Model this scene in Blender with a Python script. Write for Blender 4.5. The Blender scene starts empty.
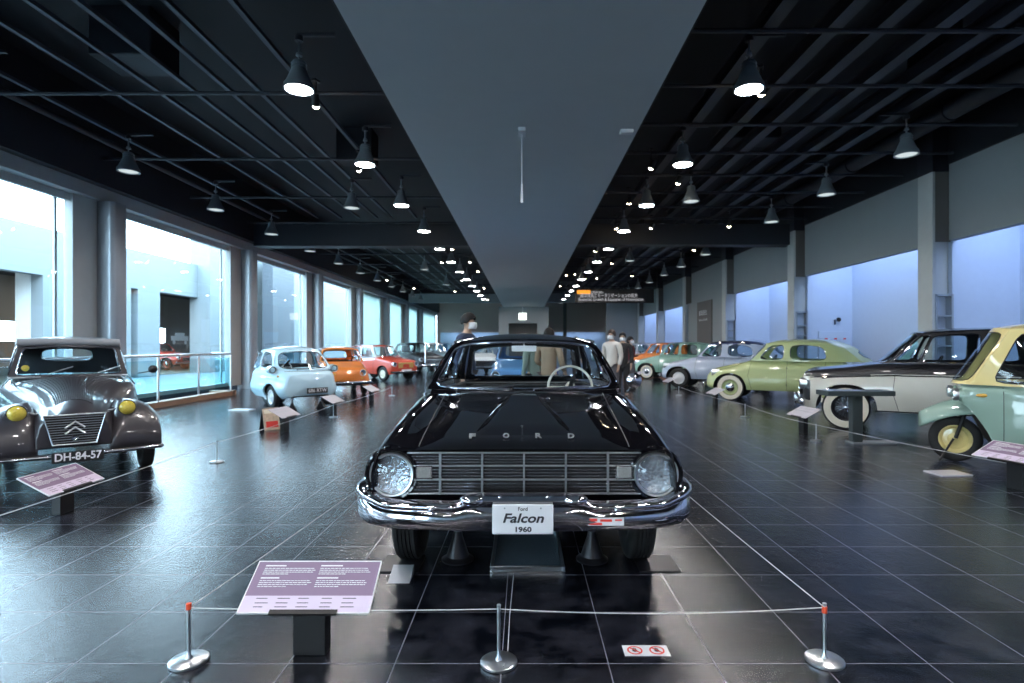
import bpy, math, random
from mathutils import Vector, Matrix
PI = math.pi
F_PX = 569.0; CAM_H = 1.33
scene = bpy.context.scene
COL = scene.collection
random.seed(7)

# ------------------------------------------------------------------ materials
def _new(name):
    m = bpy.data.materials.new(name); m.use_nodes = True
    nt = m.node_tree; nt.nodes.clear()
    out = nt.nodes.new('ShaderNodeOutputMaterial')
    return m, nt, out

def pbr(name, col, rough=0.5, metal=0.0, coat=0.0, noise=0.06, nscale=8.0, bump=0.0, bscale=40.0, ior=1.5):
    m, nt, out = _new(name)
    b = nt.nodes.new('ShaderNodeBsdfPrincipled')
    b.inputs['Roughness'].default_value = rough
    b.inputs['Metallic'].default_value = metal
    b.inputs['Coat Weight'].default_value = coat
    b.inputs['Coat Roughness'].default_value = 0.03
    b.inputs['IOR'].default_value = ior
    tc = nt.nodes.new('ShaderNodeTexCoord')
    nz = nt.nodes.new('ShaderNodeTexNoise'); nz.inputs['Scale'].default_value = nscale
    nt.links.new(tc.outputs['Object'], nz.inputs['Vector'])
    mx = nt.nodes.new('ShaderNodeMix'); mx.data_type = 'RGBA'
    c = Vector(col[:3])
    mx.inputs[6].default_value = (*(c * (1 - noise)), 1)
    mx.inputs[7].default_value = (*[min(1, v) for v in c * (1 + noise)], 1)
    nt.links.new(nz.outputs['Fac'], mx.inputs[0])
    nt.links.new(mx.outputs[2], b.inputs['Base Color'])
    if bump > 0:
        n2 = nt.nodes.new('ShaderNodeTexNoise'); n2.inputs['Scale'].default_value = bscale
        nt.links.new(tc.outputs['Object'], n2.inputs['Vector'])
        bp = nt.nodes.new('ShaderNodeBump'); bp.inputs['Strength'].default_value = bump
        bp.inputs['Distance'].default_value = 0.01
        nt.links.new(n2.outputs['Fac'], bp.inputs['Height'])
        nt.links.new(bp.outputs['Normal'], b.inputs['Normal'])
    nt.links.new(b.outputs[0], out.inputs[0])
    return m

def paint(name, col, metal=0.0): return pbr(name, col, 0.45, metal, 1.0, 0.02)

def glass(name, tint=(0.9, 0.95, 0.95), refl=1.0):
    m, nt, out = _new(name)
    t = nt.nodes.new('ShaderNodeBsdfTransparent'); t.inputs[0].default_value = (*tint, 1)
    g = nt.nodes.new('ShaderNodeBsdfGlossy'); g.inputs['Roughness'].default_value = 0.02
    g.inputs[0].default_value = (refl, refl, refl, 1)
    fr = nt.nodes.new('ShaderNodeFresnel'); fr.inputs[0].default_value = 1.45
    mx = nt.nodes.new('ShaderNodeMixShader')
    ge = nt.nodes.new('ShaderNodeNewGeometry')
    mu = nt.nodes.new('ShaderNodeMath'); mu.operation = 'SUBTRACT'; mu.use_clamp = True
    nt.links.new(fr.outputs[0], mu.inputs[0]); nt.links.new(ge.outputs['Backfacing'], mu.inputs[1])
    nt.links.new(mu.outputs[0], mx.inputs[0]); nt.links.new(t.outputs[0], mx.inputs[1]); nt.links.new(g.outputs[0], mx.inputs[2])
    nt.links.new(mx.outputs[0], out.inputs[0])
    return m

def emit(name, col, s):
    m, nt, out = _new(name)
    e = nt.nodes.new('ShaderNodeEmission'); e.inputs[0].default_value = (*col, 1); e.inputs[1].default_value = s
    nt.links.new(e.outputs[0], out.inputs[0])
    return m

def math_node(nt, op, a, b=None, clamp=False):
    n = nt.nodes.new('ShaderNodeMath'); n.operation = op; n.use_clamp = clamp
    for i, v in enumerate((a, b)):
        if v is None: continue
        if isinstance(v, (int, float)): n.inputs[i].default_value = v
        else: nt.links.new(v, n.inputs[i])
    return n.outputs[0]

def floor_material():
    m, nt, out = _new('floor_tiles')
    tc = nt.nodes.new('ShaderNodeTexCoord')
    sp = nt.nodes.new('ShaderNodeSeparateXYZ'); nt.links.new(tc.outputs['Object'], sp.inputs[0])
    def line(src, phase, step, w):
        a = math_node(nt, 'SUBTRACT', src, phase); a = math_node(nt, 'DIVIDE', a, step)
        a = math_node(nt, 'FRACT', a); a = math_node(nt, 'SUBTRACT', a, 0.5); a = math_node(nt, 'ABSOLUTE', a)
        return math_node(nt, 'GREATER_THAN', a, 0.5 - w / step / 2)
    lx = line(sp.outputs[0], 0.352 + 0.0, 0.4455, 0.0040)
    ly = line(sp.outputs[1], 2.376, 0.458, 0.0040)
    gr = math_node(nt, 'MAXIMUM', lx, ly)
    n1 = nt.nodes.new('ShaderNodeTexNoise'); n1.inputs['Scale'].default_value = 4.5; n1.inputs['Detail'].default_value = 8; n1.inputs['Roughness'].default_value = 0.65
    nt.links.new(tc.outputs['Object'], n1.inputs['Vector'])
    # every tile slightly different
    def cell(src, phase, step):
        a = math_node(nt, 'SUBTRACT', src, phase); a = math_node(nt, 'DIVIDE', a, step); return math_node(nt, 'FLOOR', a)
    cx = nt.nodes.new('ShaderNodeCombineXYZ')
    nt.links.new(cell(sp.outputs[0], 0.352, 0.4455), cx.inputs[0]); nt.links.new(cell(sp.outputs[1], 2.376, 0.458), cx.inputs[1])
    wn = nt.nodes.new('ShaderNodeTexWhiteNoise'); nt.links.new(cx.outputs[0], wn.inputs['Vector'])
    rmp = nt.nodes.new('ShaderNodeValToRGB'); nt.links.new(n1.outputs['Fac'], rmp.inputs[0])
    rmp.color_ramp.elements[0].position = 0.42; rmp.color_ramp.elements[0].color = (0.003, 0.004, 0.007, 1)
    rmp.color_ramp.elements[1].position = 0.74; rmp.color_ramp.elements[1].color = (0.040, 0.042, 0.058, 1)
    sc = math_node(nt, 'MULTIPLY', wn.outputs['Value'], 0.5); sc = math_node(nt, 'ADD', sc, 0.75)
    mv = nt.nodes.new('ShaderNodeVectorMath'); mv.operation = 'SCALE'; nt.links.new(rmp.outputs[0], mv.inputs[0]); nt.links.new(sc, mv.inputs['Scale'])
    mx = nt.nodes.new('ShaderNodeMix'); mx.data_type = 'RGBA'
    nt.links.new(gr, mx.inputs[0]); nt.links.new(mv.outputs[0], mx.inputs[6]); mx.inputs[7].default_value = (0.20, 0.205, 0.25, 1)
    b = nt.nodes.new('ShaderNodeBsdfPrincipled')
    nt.links.new(mx.outputs[2], b.inputs['Base Color'])
    b.inputs['IOR'].default_value = 1.58
    rg = math_node(nt, 'MULTIPLY', n1.outputs['Fac'], 0.08); rg = math_node(nt, 'ADD', rg, 0.055)
    rg = math_node(nt, 'ADD', rg, math_node(nt, 'MULTIPLY', gr, 0.3))
    nt.links.new(rg, b.inputs['Roughness'])
    n2 = nt.nodes.new('ShaderNodeTexNoise'); n2.inputs['Scale'].default_value = 170; n2.inputs['Detail'].default_value = 4
    nt.links.new(tc.outputs['Object'], n2.inputs['Vector'])
    n3 = nt.nodes.new('ShaderNodeTexNoise'); n3.inputs['Scale'].default_value = 14; n3.inputs['Detail'].default_value = 2
    nt.links.new(tc.outputs['Object'], n3.inputs['Vector'])
    h = math_node(nt, 'ADD', n2.outputs['Fac'], math_node(nt, 'MULTIPLY', n3.outputs['Fac'], 1.3))
    bp = nt.nodes.new('ShaderNodeBump'); bp.inputs['Strength'].default_value = 0.45; bp.inputs['Distance'].default_value = 0.003
    nt.links.new(h, bp.inputs['Height']); nt.links.new(bp.outputs[0], b.inputs['Normal'])
    nt.links.new(b.outputs[0], out.inputs[0])
    return m

M = {}
M['floor'] = floor_material()
M['chrome'] = pbr('chrome', (0.62, 0.61, 0.66), 0.07, 1.0, noise=0.02)
M['chrome_dark'] = pbr('dull_chrome', (0.42, 0.42, 0.46), 0.22, 1.0, noise=0.04)
M['rubber'] = pbr('rubber', (0.012, 0.012, 0.013), 0.62, noise=0.15)
M['black'] = pbr('black_plastic', (0.012, 0.012, 0.014), 0.45)
M['dark'] = pbr('dark_cabin', (0.018, 0.018, 0.020), 0.8)
M['under'] = pbr('underbody', (0.010, 0.010, 0.011), 0.85)
M['glass'] = glass('window_glass', (0.80, 0.88, 0.90))
M['clear'] = glass('clear_glass', (0.93, 0.97, 0.98))
M['railglass'] = glass('railing_glass', (0.74, 0.90, 0.93), 0.8)
M['lamp_bowl'] = pbr('lamp_reflector', (0.50, 0.53, 0.57), 0.22, 0.75, noise=0.45, nscale=45, bump=0.8, bscale=60)
M['lens'] = glass('lamp_lens', (0.92, 0.95, 0.97))
M['amber'] = pbr('amber_lens', (0.75, 0.42, 0.08), 0.2, coat=1)
M['yellow_lens'] = pbr('yellow_lens', (0.72, 0.58, 0.09), 0.15, coat=1, noise=0.25, nscale=50)
M['signal'] = pbr('clear_signal_lens', (0.26, 0.27, 0.27), 0.2, coat=1, noise=0.2, nscale=90)
M['steel'] = pbr('brushed_steel', (0.62, 0.66, 0.70), 0.32, 1.0)
M['steel_grey'] = pbr('grey_metal', (0.36, 0.40, 0.44), 0.4, 0.6)
M['white_plate'] = pbr('white_enamel', (0.78, 0.80, 0.84), 0.4)
M['ink'] = pbr('dark_ink', (0.03, 0.03, 0.04), 0.6)
M['white_ink'] = pbr('white_ink', (0.85, 0.85, 0.88), 0.6)
M['whitewall'] = pbr('whitewall_rubber', (0.80, 0.76, 0.64), 0.5)
M['ivory'] = pbr('ivory_plastic', (0.74, 0.72, 0.64), 0.3)
M['cream_rim'] = pbr('cream_enamel', (0.75, 0.70, 0.55), 0.3)
M['wheel_white'] = pbr('white_wheel_enamel', (0.72, 0.73, 0.75), 0.3)
M['red_tape'] = pbr('red_tape', (0.85, 0.10, 0.04), 0.5)
M['cord'] = pbr('grey_cord', (0.62, 0.62, 0.64), 0.6)
M['kiosk_dark'] = pbr('dark_stand_metal', (0.025, 0.025, 0.03), 0.4, 0.5)
M['seat'] = pbr('seat_vinyl', (0.03, 0.035, 0.04), 0.5)
M['seat_red'] = pbr('red_seat_vinyl', (0.30, 0.05, 0.03), 0.5)

# ------------------------------------------------------------------ mesh building
class MB:
    def __init__(s): s.v = []; s.f = []
    def add(s, verts, faces):
        n = len(s.v); s.v += [tuple(v) for v in verts]; s.f += [tuple(i + n for i in f) for f in faces]; return s
    def box(s, x0, x1, y0, y1, z0, z1, mat=None):
        vs = [(x0, y0, z0), (x1, y0, z0), (x1, y1, z0), (x0, y1, z0), (x0, y0, z1), (x1, y0, z1), (x1, y1, z1), (x0, y1, z1)]
        if mat is not None: vs = [mat @ Vector(v) for v in vs]
        return s.add(vs, [(0, 3, 2, 1), (4, 5, 6, 7), (0, 1, 5, 4), (1, 2, 6, 5), (2, 3, 7, 6), (3, 0, 4, 7)])
    def grid(s, rows, closed=False):
        nr = len(rows); nc = len(rows[0]); fs = []
        for i in range(nr - 1):
            for j in range(nc if closed else nc - 1):
                k = (j + 1) % nc
                fs.append((i * nc + j, i * nc + k, (i + 1) * nc + k, (i + 1) * nc + j))
        return s.add([p for r in rows for p in r], fs)
    def tube(s, pts, r, n=8, cap=True, closed=False, up=None):
        pts = [Vector(p) for p in pts]; m = len(pts); rows = []
        prev = None
        for i, p in enumerate(pts):
            if closed: t = pts[(i + 1) % m] - pts[i - 1]
            else: t = pts[min(i + 1, m - 1)] - pts[max(i - 1, 0)]
            if t.length < 1e-9: t = Vector((0, 0, 1))
            t.normalize()
            if prev is None:
                a = Vector((0, 0, 1)) if abs(t.z) < 0.9 else Vector((1, 0, 0))
                u = t.cross(a).normalized()
            else:
                u = (prev - t * prev.dot(t)).normalized()
            prev = u; w = t.cross(u)
            rr = r[i] if isinstance(r, (list, tuple)) else r
            rx, ry = (rr if isinstance(rr, tuple) else (rr, rr))
            rows.append([p + u * math.cos(2 * PI * k / n) * rx + w * math.sin(2 * PI * k / n) * ry for k in range(n)])
        if closed: rows.append(rows[0])
        b = len(s.v)
        s.grid(rows, closed=True)
        if cap and not closed:
            s.f.append(tuple(b + k for k in range(n))[::-1]); e = b + (m - 1) * n; s.f.append(tuple(e + k for k in range(n)))
        return s
    def lathe(s, prof, axis='z', n=32, c=(0, 0, 0)):
        rows = []
        c = Vector(c)
        for (r, h) in prof:
            row = []
            for k in range(n):
                a = 2 * PI * k / n; x, y = r * math.cos(a), r * math.sin(a)
                p = (x, y, h) if axis == 'z' else ((h, x, y) if axis == 'x' else (x, h, y))
                row.append(Vector(p) + c)
            rows.append(row)
        return s.grid(rows, closed=True)
    def sweep(s, path, profs, cap=True):
        """path: points in plan; profs: list (per path point) of closed profiles (out, z) placed along the plan normal"""
        rows = []; m = len(path); path = [Vector(p) for p in path]
        for i, p in enumerate(path):
            t = path[min(i + 1, m - 1)] - path[max(i - 1, 0)]; t.z = 0; t.normalize()
            nrm = Vector((t.y, -t.x, 0))
            pr = profs[i] if isinstance(profs[0][0], (list, tuple)) else profs
            rows.append([p + nrm * o + Vector((0, 0, z)) for o, z in pr])
        b = len(s.v); n = len(rows[0]); s.grid(rows, closed=True)
        if cap: s.f.append(tuple(b + k for k in range(n))); e = b + (m - 1) * n; s.f.append(tuple(e + k for k in range(n))[::-1])
        return s
    def ellipsoid(s, c, r, n=20, m=12, th0=0.0, th1=PI):
        rows = []
        for i in range(m + 1):
            th = th0 + (th1 - th0) * i / m
            rows.append([(c[0] + r[0] * math.sin(th) * math.cos(2 * PI * k / n), c[1] + r[1] * math.sin(th) * math.sin(2 * PI * k / n), c[2] + r[2] * math.cos(th)) for k in range(n)])
        return s.grid(rows, closed=True)
    def xf(s, mat): s.v = [tuple(mat @ Vector(v)) for v in s.v]; return s
    def mirror(s):
        n = len(s.v); s.v += [(-x, y, z) for x, y, z in s.v]; s.f += [tuple(i + n for i in f)[::-1] for f in s.f]; return s

def obj(name, mb, mat, parent=None, smooth=True, sharp=38, bevel=0, solid=0, sub=0, loc=None):
    me = bpy.data.meshes.new(name)
    me.from_pydata(mb.v, [], mb.f)
    me.validate()
    import bmesh
    bm = bmesh.new(); bm.from_mesh(me)
    bmesh.ops.remove_doubles(bm, verts=bm.verts, dist=1e-5)
    bmesh.ops.recalc_face_normals(bm, faces=bm.faces)
    bm.to_mesh(me); bm.free()
    me.materials.append(M[mat] if isinstance(mat, str) else mat)
    if smooth:
        me.shade_smooth()
        me.set_sharp_from_angle(angle=math.radians(sharp))
    o = bpy.data.objects.new(name, me); COL.objects.link(o)
    if parent is not None: o.parent = parent
    if loc: o.location = loc
    if bevel:
        b = o.modifiers.new('bevel', 'BEVEL'); b.width = bevel; b.segments = 2; b.limit_method = 'ANGLE'
    if solid:
        b = o.modifiers.new('solid', 'SOLIDIFY'); b.thickness = solid; b.offset = 0
    if sub:
        b = o.modifiers.new('sub', 'SUBSURF'); b.levels = sub; b.render_levels = sub
    return o

def tag(o, label=None, cat=None, group=None, kind=None):
    if label: o['label'] = label
    if cat: o['category'] = cat
    if group: o['group'] = group
    if kind: o['kind'] = kind
    return o

def thing(name, label, cat, loc=(0, 0, 0), rz=0.0, group=None):
    o = bpy.data.objects.new(name, None); COL.objects.link(o)
    o.empty_display_size = 0.1
    o.location = loc; o.rotation_euler = (0, 0, rz)
    return tag(o, label, cat, group)

def struct(name, mb, mat, parent=None, smooth=False, bevel=0, **k):
    o = obj(name, mb, mat, parent, smooth=smooth, bevel=bevel, **k)
    if parent is None: o['kind'] = 'structure'
    return o

def dup(root, loc=None, rz=None, label=None, group=None):
    kids = {}
    for o in bpy.data.objects:
        if o.parent: kids.setdefault(o.parent.name, []).append(o)
    def cp(o, par):
        c = o.copy(); COL.objects.link(c)
        if par is not None: c.parent = par
        for ch in kids.get(o.name, []): cp(ch, c)
        return c
    r = cp(root, None)
    if loc is not None: r.location = loc
    if rz is not None: r.rotation_euler = (0, 0, rz)
    if label: r['label'] = label
    if group: r['group'] = group
    return r

def text(name, s, size, mat, parent=None, depth=0.0, loc=(0, 0, 0), rot=(PI / 2, 0, 0), shear=0.0, width=None, bold=0.0, align='CENTER'):
    cu = bpy.data.curves.new(name, 'FONT'); cu.body = s; cu.size = size; cu.align_x = align; cu.align_y = 'CENTER'
    cu.extrude = depth; cu.shear = shear; cu.offset = bold; cu.resolution_u = 3
    t = bpy.data.objects.new(name, cu); COL.objects.link(t)
    bpy.context.view_layer.update()
    dg = bpy.context.evaluated_depsgraph_get()
    me = bpy.data.meshes.new_from_object(t.evaluated_get(dg))
    bpy.data.objects.remove(t)
    if width and len(me.vertices):
        xs = [v.co.x for v in me.vertices]; w = max(xs) - min(xs)
        k = width / w if w > 0 else 1
        for v in me.vertices: v.co.x *= k
    me.materials.clear(); me.materials.append(M[mat] if isinstance(mat, str) else mat)
    o = bpy.data.objects.new(name, me); COL.objects.link(o)
    o.location = loc; o.rotation_euler = rot
    if parent is not None: o.parent = parent
    return o

def pch(tab):
    tab = sorted(tab); xs = [t[0] for t in tab]; ys = [t[1] for t in tab]; n = len(xs)
    if n == 1: return lambda x: ys[0]
    d = [(ys[i + 1] - ys[i]) / (xs[i + 1] - xs[i]) for i in range(n - 1)]
    m = [d[0]] + [0 if d[i - 1] * d[i] <= 0 else 2 * d[i - 1] * d[i] / (d[i - 1] + d[i]) for i in range(1, n - 1)] + [d[-1]]
    def f(x):
        if x <= xs[0]: return ys[0]
        if x >= xs[-1]: return ys[-1]
        i = 0
        while x > xs[i + 1]: i += 1
        h = xs[i + 1] - xs[i]; t = (x - xs[i]) / h
        return ys[i] * (1 + 2 * t) * (1 - t) ** 2 + m[i] * h * t * (1 - t) ** 2 + ys[i + 1] * t * t * (3 - 2 * t) + m[i + 1] * h * t * t * (t - 1)
    return f
def lerp(a, b, t): return a + (b - a) * t
# ------------------------------------------------------------------ camera, world, view
cam = bpy.data.cameras.new('camera'); camo = bpy.data.objects.new('camera', cam); COL.objects.link(camo)
cam.sensor_width = 36; cam.lens = F_PX / 1024 * 36
cam.shift_x = -12 / 1024; cam.shift_y = 3.5 / 1024
cam.clip_start = 0.05; cam.clip_end = 300
camo.location = (0, 0, CAM_H); camo.rotation_euler = (PI / 2, 0, 0)
scene.camera = camo
cam.dof.use_dof = True; cam.dof.focus_distance = 3.2; cam.dof.aperture_fstop = 2.8

w = bpy.data.worlds.new('sky'); scene.world = w; w.use_nodes = True
nt = w.node_tree; nt.nodes.clear()
wo = nt.nodes.new('ShaderNodeOutputWorld'); bg = nt.nodes.new('ShaderNodeBackground')
tc = nt.nodes.new('ShaderNodeTexCoord'); sp = nt.nodes.new('ShaderNodeSeparateXYZ'); nt.links.new(tc.outputs['Generated'], sp.inputs[0])
rp = nt.nodes.new('ShaderNodeValToRGB'); nt.links.new(sp.outputs[2], rp.inputs[0])
rp.color_ramp.elements[0].position = 0.0; rp.color_ramp.elements[0].color = (0.72, 0.89, 1.0, 1)
rp.color_ramp.elements[1].position = 0.8; rp.color_ramp.elements[1].color = (0.50, 0.76, 1.0, 1)
nt.links.new(rp.outputs[0], bg.inputs[0]); bg.inputs[1].default_value = 13
nt.links.new(bg.outputs[0], wo.inputs[0])
vs = scene.view_settings; vs.view_transform = 'Standard'; vs.look = 'None'; vs.gamma = 1; vs.use_curve_mapping = False; vs.exposure = 0.45
cy = scene.cycles
cy.max_bounces = 9; cy.diffuse_bounces = 4; cy.glossy_bounces = 4; cy.transparent_max_bounces = 24
cy.sample_clamp_indirect = 8; cy.caustics_reflective = False; cy.caustics_refractive = False
try: cy.use_denoising = True; cy.denoiser = 'OPENIMAGEDENOISE'
except Exception: pass

# ------------------------------------------------------------------ the hall
M['ceiling'] = pbr('ceiling_paint', (0.004, 0.0055, 0.010), 0.7)
M['rail_paint'] = pbr('rail_paint', (0.075, 0.09, 0.125), 0.5)
M['rail_dark'] = pbr('dark_rail_paint', (0.016, 0.019, 0.030), 0.5)
M['beam'] = pbr('beam_paint', (0.012, 0.015, 0.023), 0.6)
M['wall_grey'] = pbr('grey_wall_paint', (0.29, 0.32, 0.335), 0.75, noise=0.04, nscale=2)
M['col_side'] = pbr('brown_column_paint', (0.13, 0.12, 0.115), 0.6)
M['col_white'] = pbr('column_enamel', (0.50, 0.52, 0.52), 0.45)
M['alcove'] = pbr('alcove_paint', (0.50, 0.58, 0.72), 0.8, noise=0.03)
M['soffit'] = pbr('soffit_paint', (0.66, 0.70, 0.72), 0.8, noise=0.03, nscale=3)
M['frame_grey'] = pbr('window_frame_paint', (0.44, 0.47, 0.48), 0.5)
M['brown_wall'] = pbr('brown_wall_paint', (0.56, 0.41, 0.37), 0.8)
M['ext_white'] = pbr('white_render', (0.185, 0.205, 0.213), 0.8, noise=0.02)
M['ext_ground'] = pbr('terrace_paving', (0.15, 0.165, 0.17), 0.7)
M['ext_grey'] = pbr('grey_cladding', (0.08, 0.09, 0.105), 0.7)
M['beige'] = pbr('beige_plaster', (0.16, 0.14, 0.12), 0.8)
m_, nt_, out_ = _new('white_blind_fabric')
d_ = nt_.nodes.new('ShaderNodeBsdfDiffuse'); d_.inputs[0].default_value = (.8, .85, .82, 1); r_ = nt_.nodes.new('ShaderNodeBsdfTranslucent'); r_.inputs[0].default_value = (.82, .92, .88, 1)
x_ = nt_.nodes.new('ShaderNodeMixShader'); x_.inputs[0].default_value = .6; nt_.links.new(d_.outputs[0], x_.inputs[1]); nt_.links.new(r_.outputs[0], x_.inputs[2]); nt_.links.new(x_.outputs[0], out_.inputs[0]); M['blind'] = m_
M['curb'] = pbr('brown_curb_stone', (0.30, 0.17, 0.10), 0.5)
M['sconce_glow'] = emit('daylight_strip', (1.0, 0.97, 0.86), 2.2)

XL, XR = -8.3, 8.2
ENDY = 56.0
struct('floor', MB().box(-9.1, 10.2, -17, ENDY, -0.2, 0), 'floor')
struct('ceiling', MB().box(-9.1, 10.2, -17, ENDY + 0.3, 6.2, 6.4), 'ceiling')
COLY = [-17.75, -11.9, -6.05, -0.2, 5.65, 11.5, 17.35, 23.2, 29.05, 34.9, 40.75, 46.6]
# --- left wall: header, columns, windows
struct('wall_left', MB().box(-9.1, -8.32, -17, ENDY, 4.50, 6.2).box(-9.1, -8.95, -17, ENDY, 0, 0.12), 'beam')
struct('trim_1', MB().box(-9.05, -8.50, -17, ENDY, 4.24, 4.50), 'frame_grey', bevel=0.01)
n = 0
for i, y in enumerate(COLY):
    n += 1
    m = MB(); r = 0.10
    pts = [(-8.74, y), (-8.3 - r, y)] + [(-8.3 - r + r * math.sin(a), y + r - r * math.cos(a)) for a in [PI / 2 * k / 6 for k in range(1, 7)]] + \
          [(-8.3 - r + r * math.cos(a), y + 0.45 - r + r * math.sin(a)) for a in [PI / 2 * k / 6 for k in range(0, 7)]] + [(-8.74, y + 0.45)]
    m.grid([[Vector((a, b, z)) for a, b in pts] for z in (0.0, 4.24)], closed=True)
    struct('pillar_%d' % n, m, 'steel_grey', smooth=True)
for i in range(len(COLY)):
    y0 = COLY[i] + 0.45; y1 = COLY[i + 1] if i + 1 < len(COLY) else ENDY
    X = -8.75
    fr = MB().box(X - .05, X + .05, y0, y0 + .10, .12, 4.24).box(X - .05, X + .12, y1 - .62, y1, .12, 4.24).box(X - .05, X + .05, y0, y1, 4.10, 4.24).box(X - .05, X + .05, y0, y1, .12, .22)
    fr.box(X - .07, X - .03, y1 - .86, y1 - .80, .12, 4.24)
    wdw = struct('window_%d' % (i + 1), fr, 'col_white')
    obj('glass_pane', MB().box(X - .012, X + .0, y0 + .1, y1 - .6, .2, 4.12), 'clear', wdw, smooth=False)
    if i >= 8:  # blinds in the far bays
        bl = MB()
        k = 0; yy = y0 + .12
        while yy < y1 - .1:
            bl.box(X + .06, X + .075, yy, yy + .115, .25, 4.2); yy += .125
        tag(obj('vertical_blind', bl, 'blind', smooth=False), 'white vertical blind in the window, blind %s from the near end of the hall' % ['one', 'two', 'three', 'four', 'five'][i - 8], 'blind', 'window blinds')
# --- right wall: upper panel, columns, alcoves
struct('wall_right', MB().box(8.52, 8.70, -17, ENDY, 3.43, 4.95), 'wall_grey')
struct('trim_2', MB().box(8.48, 10.2, -17, ENDY, 4.95, 6.2), 'beam')
struct('wall_back', MB().box(10.0, 10.2, -17, ENDY, 0, 4.95), 'alcove')
for i, y in enumerate(COLY):
    struct('column_%d' % (i + 1), MB().box(XR - 0.02, XR + .04, y - .1, y + .32, 0, 4.85).box(XR + .04, XR + .44, y + .09, y + .14, 0, 4.85), 'col_white', bevel=0.006)
    struct('trim_%d' % (10 + i), MB().box(XR + .04, XR + .36, y - .09, y - .06, 3.40, 6.0), 'col_side')  # dark plate: shade on the column's camera-facing side put into its colour
    struct('partition_%d' % (i + 1), MB().box(8.64, 10.0, y - .02, y + .22, 0, 4.95), 'alcove')
    struct('trim_%d' % (30 + i), MB().box(XR - .025, XR + .3, y - .12, y + .33, 4.80, 6.0), 'rail_dark')
# filled bay between the columns further off
struct('partition_20', MB().box(8.35, 8.5, 23.5, 29.0, 0, 3.42), 'wall_grey')
struct('wall_front', MB().box(-9.1, 10.2, -17.2, -17, 0, 6.2), 'wall_grey')
# niches with shelves beside columns
for i in (5, 6, 7):
    y = COLY[i] - .02
    nm = {5: 'beside the second tall column behind the two-tone saloon', 6: 'beside the column behind the lime green car', 7: 'beside the column behind the pale blue car'}[i]
    t = thing('wall_shelf_unit', 'narrow dark shelf niche %s' % nm, 'shelf', (8.43, y, 0), 0, 'shelf niches by the columns')
    b = MB().box(-.18, -.14, -.08, .1, 0, 2.35).box(.14, .18, -.08, .1, 0, 2.35).box(-.18, .18, -.08, .1, 2.31, 2.35)
    obj('frame', b, 'steel_grey', t, smooth=False)
    for z in (1.3, 1.6, 1.9): obj('shelf', MB().box(-.14, .14, -.08, .085, z, z + .03), 'steel_grey', t, smooth=False)
    obj('back_panel', MB().box(-.14, .14, .085, .1, 0, 2.31), 'alcove', t, smooth=False)
# --- soffit
struct('ceiling_2', MB().box(-1.67, 1.60, -17, 45, 4.35, 6.2), 'soffit')
struct('trim_3', MB().box(-1.69, -1.67, -17, 45, 4.35, 6.2).box(1.60, 1.62, -17, 45, 4.35, 6.2), 'beam')
# cross beams
for k, y in enumerate((17.5, 41.0)):
    struct('trim_%d' % (4 + k), MB().box(-8.32, -1.69, y, y + .5, 4.38, 5.05).box(1.62, 8.25, y, y + .5, 4.42, 5.05), 'beam' if k == 0 else 'wall_grey')
# end wall group
struct('wall_far', MB().box(-8.6, 10.2, ENDY, ENDY + .3, 0, 6.2), 'brown_wall')
struct('wall_far_2', MB().box(-2.0, -1.25, 45, 45.4, 0, 4.35).box(1.05, 1.95, 45, 45.4, 0, 4.35).box(-1.25, 1.05, 45, 45.4, 3.05, 4.35), 'wall_grey')
struct('wall_far_3', MB().box(-1.25, 1.05, 46.2, 46.3, 0, 3.1), 'col_side')
struct('partition_21', MB().box(5.95, 8.2, 41, 41.3, 0, 4.4), 'wall_grey')
struct('column_20', MB().box(3.6, 3.9, 52, 52.4, 0, 6), 'col_side')
struct('wall_far_4', MB().box(-8.2, -1.5, ENDY - .25, ENDY - .05, 0, 2.55).box(2.5, 8.0, ENDY - .25, ENDY - .05, 0, 2.6), 'alcove')
# outside: court between the two wings
struct('exterior_ground', MB().box(-40, -9.1, -22, 75, -0.25, -0.02), 'ext_ground')
def span(px): return 569 * 16 / (524 - px)
e = MB()
T = 5.25; OT = 3.66
e.box(-16.4, -16, -20, span(43), OT, T); 
e.box(-16.4, -16, span(43), span(131), 0, T)
e.box(-16.4, -16, span(131), span(138), OT, T); e.box(-16.4, -16, span(138), span(160), 0, T)
e.box(-16.4, -16, span(160), span(198), OT, T)
e.box(-16.4, -15.4, span(198), span(198) + 7, 0, 7.6)
e.box(-16.0, -15.6, span(198) + 9, 70, 0, 6.6)
struct('exterior_wall', e, 'ext_white')
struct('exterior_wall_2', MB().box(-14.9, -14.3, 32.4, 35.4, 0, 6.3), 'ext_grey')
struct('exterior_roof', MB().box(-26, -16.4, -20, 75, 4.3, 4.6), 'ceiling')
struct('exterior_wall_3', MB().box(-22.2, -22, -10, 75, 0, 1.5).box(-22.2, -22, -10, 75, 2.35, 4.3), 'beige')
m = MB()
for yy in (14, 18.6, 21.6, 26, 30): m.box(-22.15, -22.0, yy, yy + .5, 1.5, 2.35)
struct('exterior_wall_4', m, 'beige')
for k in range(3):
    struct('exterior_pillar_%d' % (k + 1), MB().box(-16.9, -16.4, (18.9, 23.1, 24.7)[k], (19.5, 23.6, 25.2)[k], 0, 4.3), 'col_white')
struct('exterior_floor', MB().box(-22, -16.4, -10, 75, -0.02, 0.01), 'beige')
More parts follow.
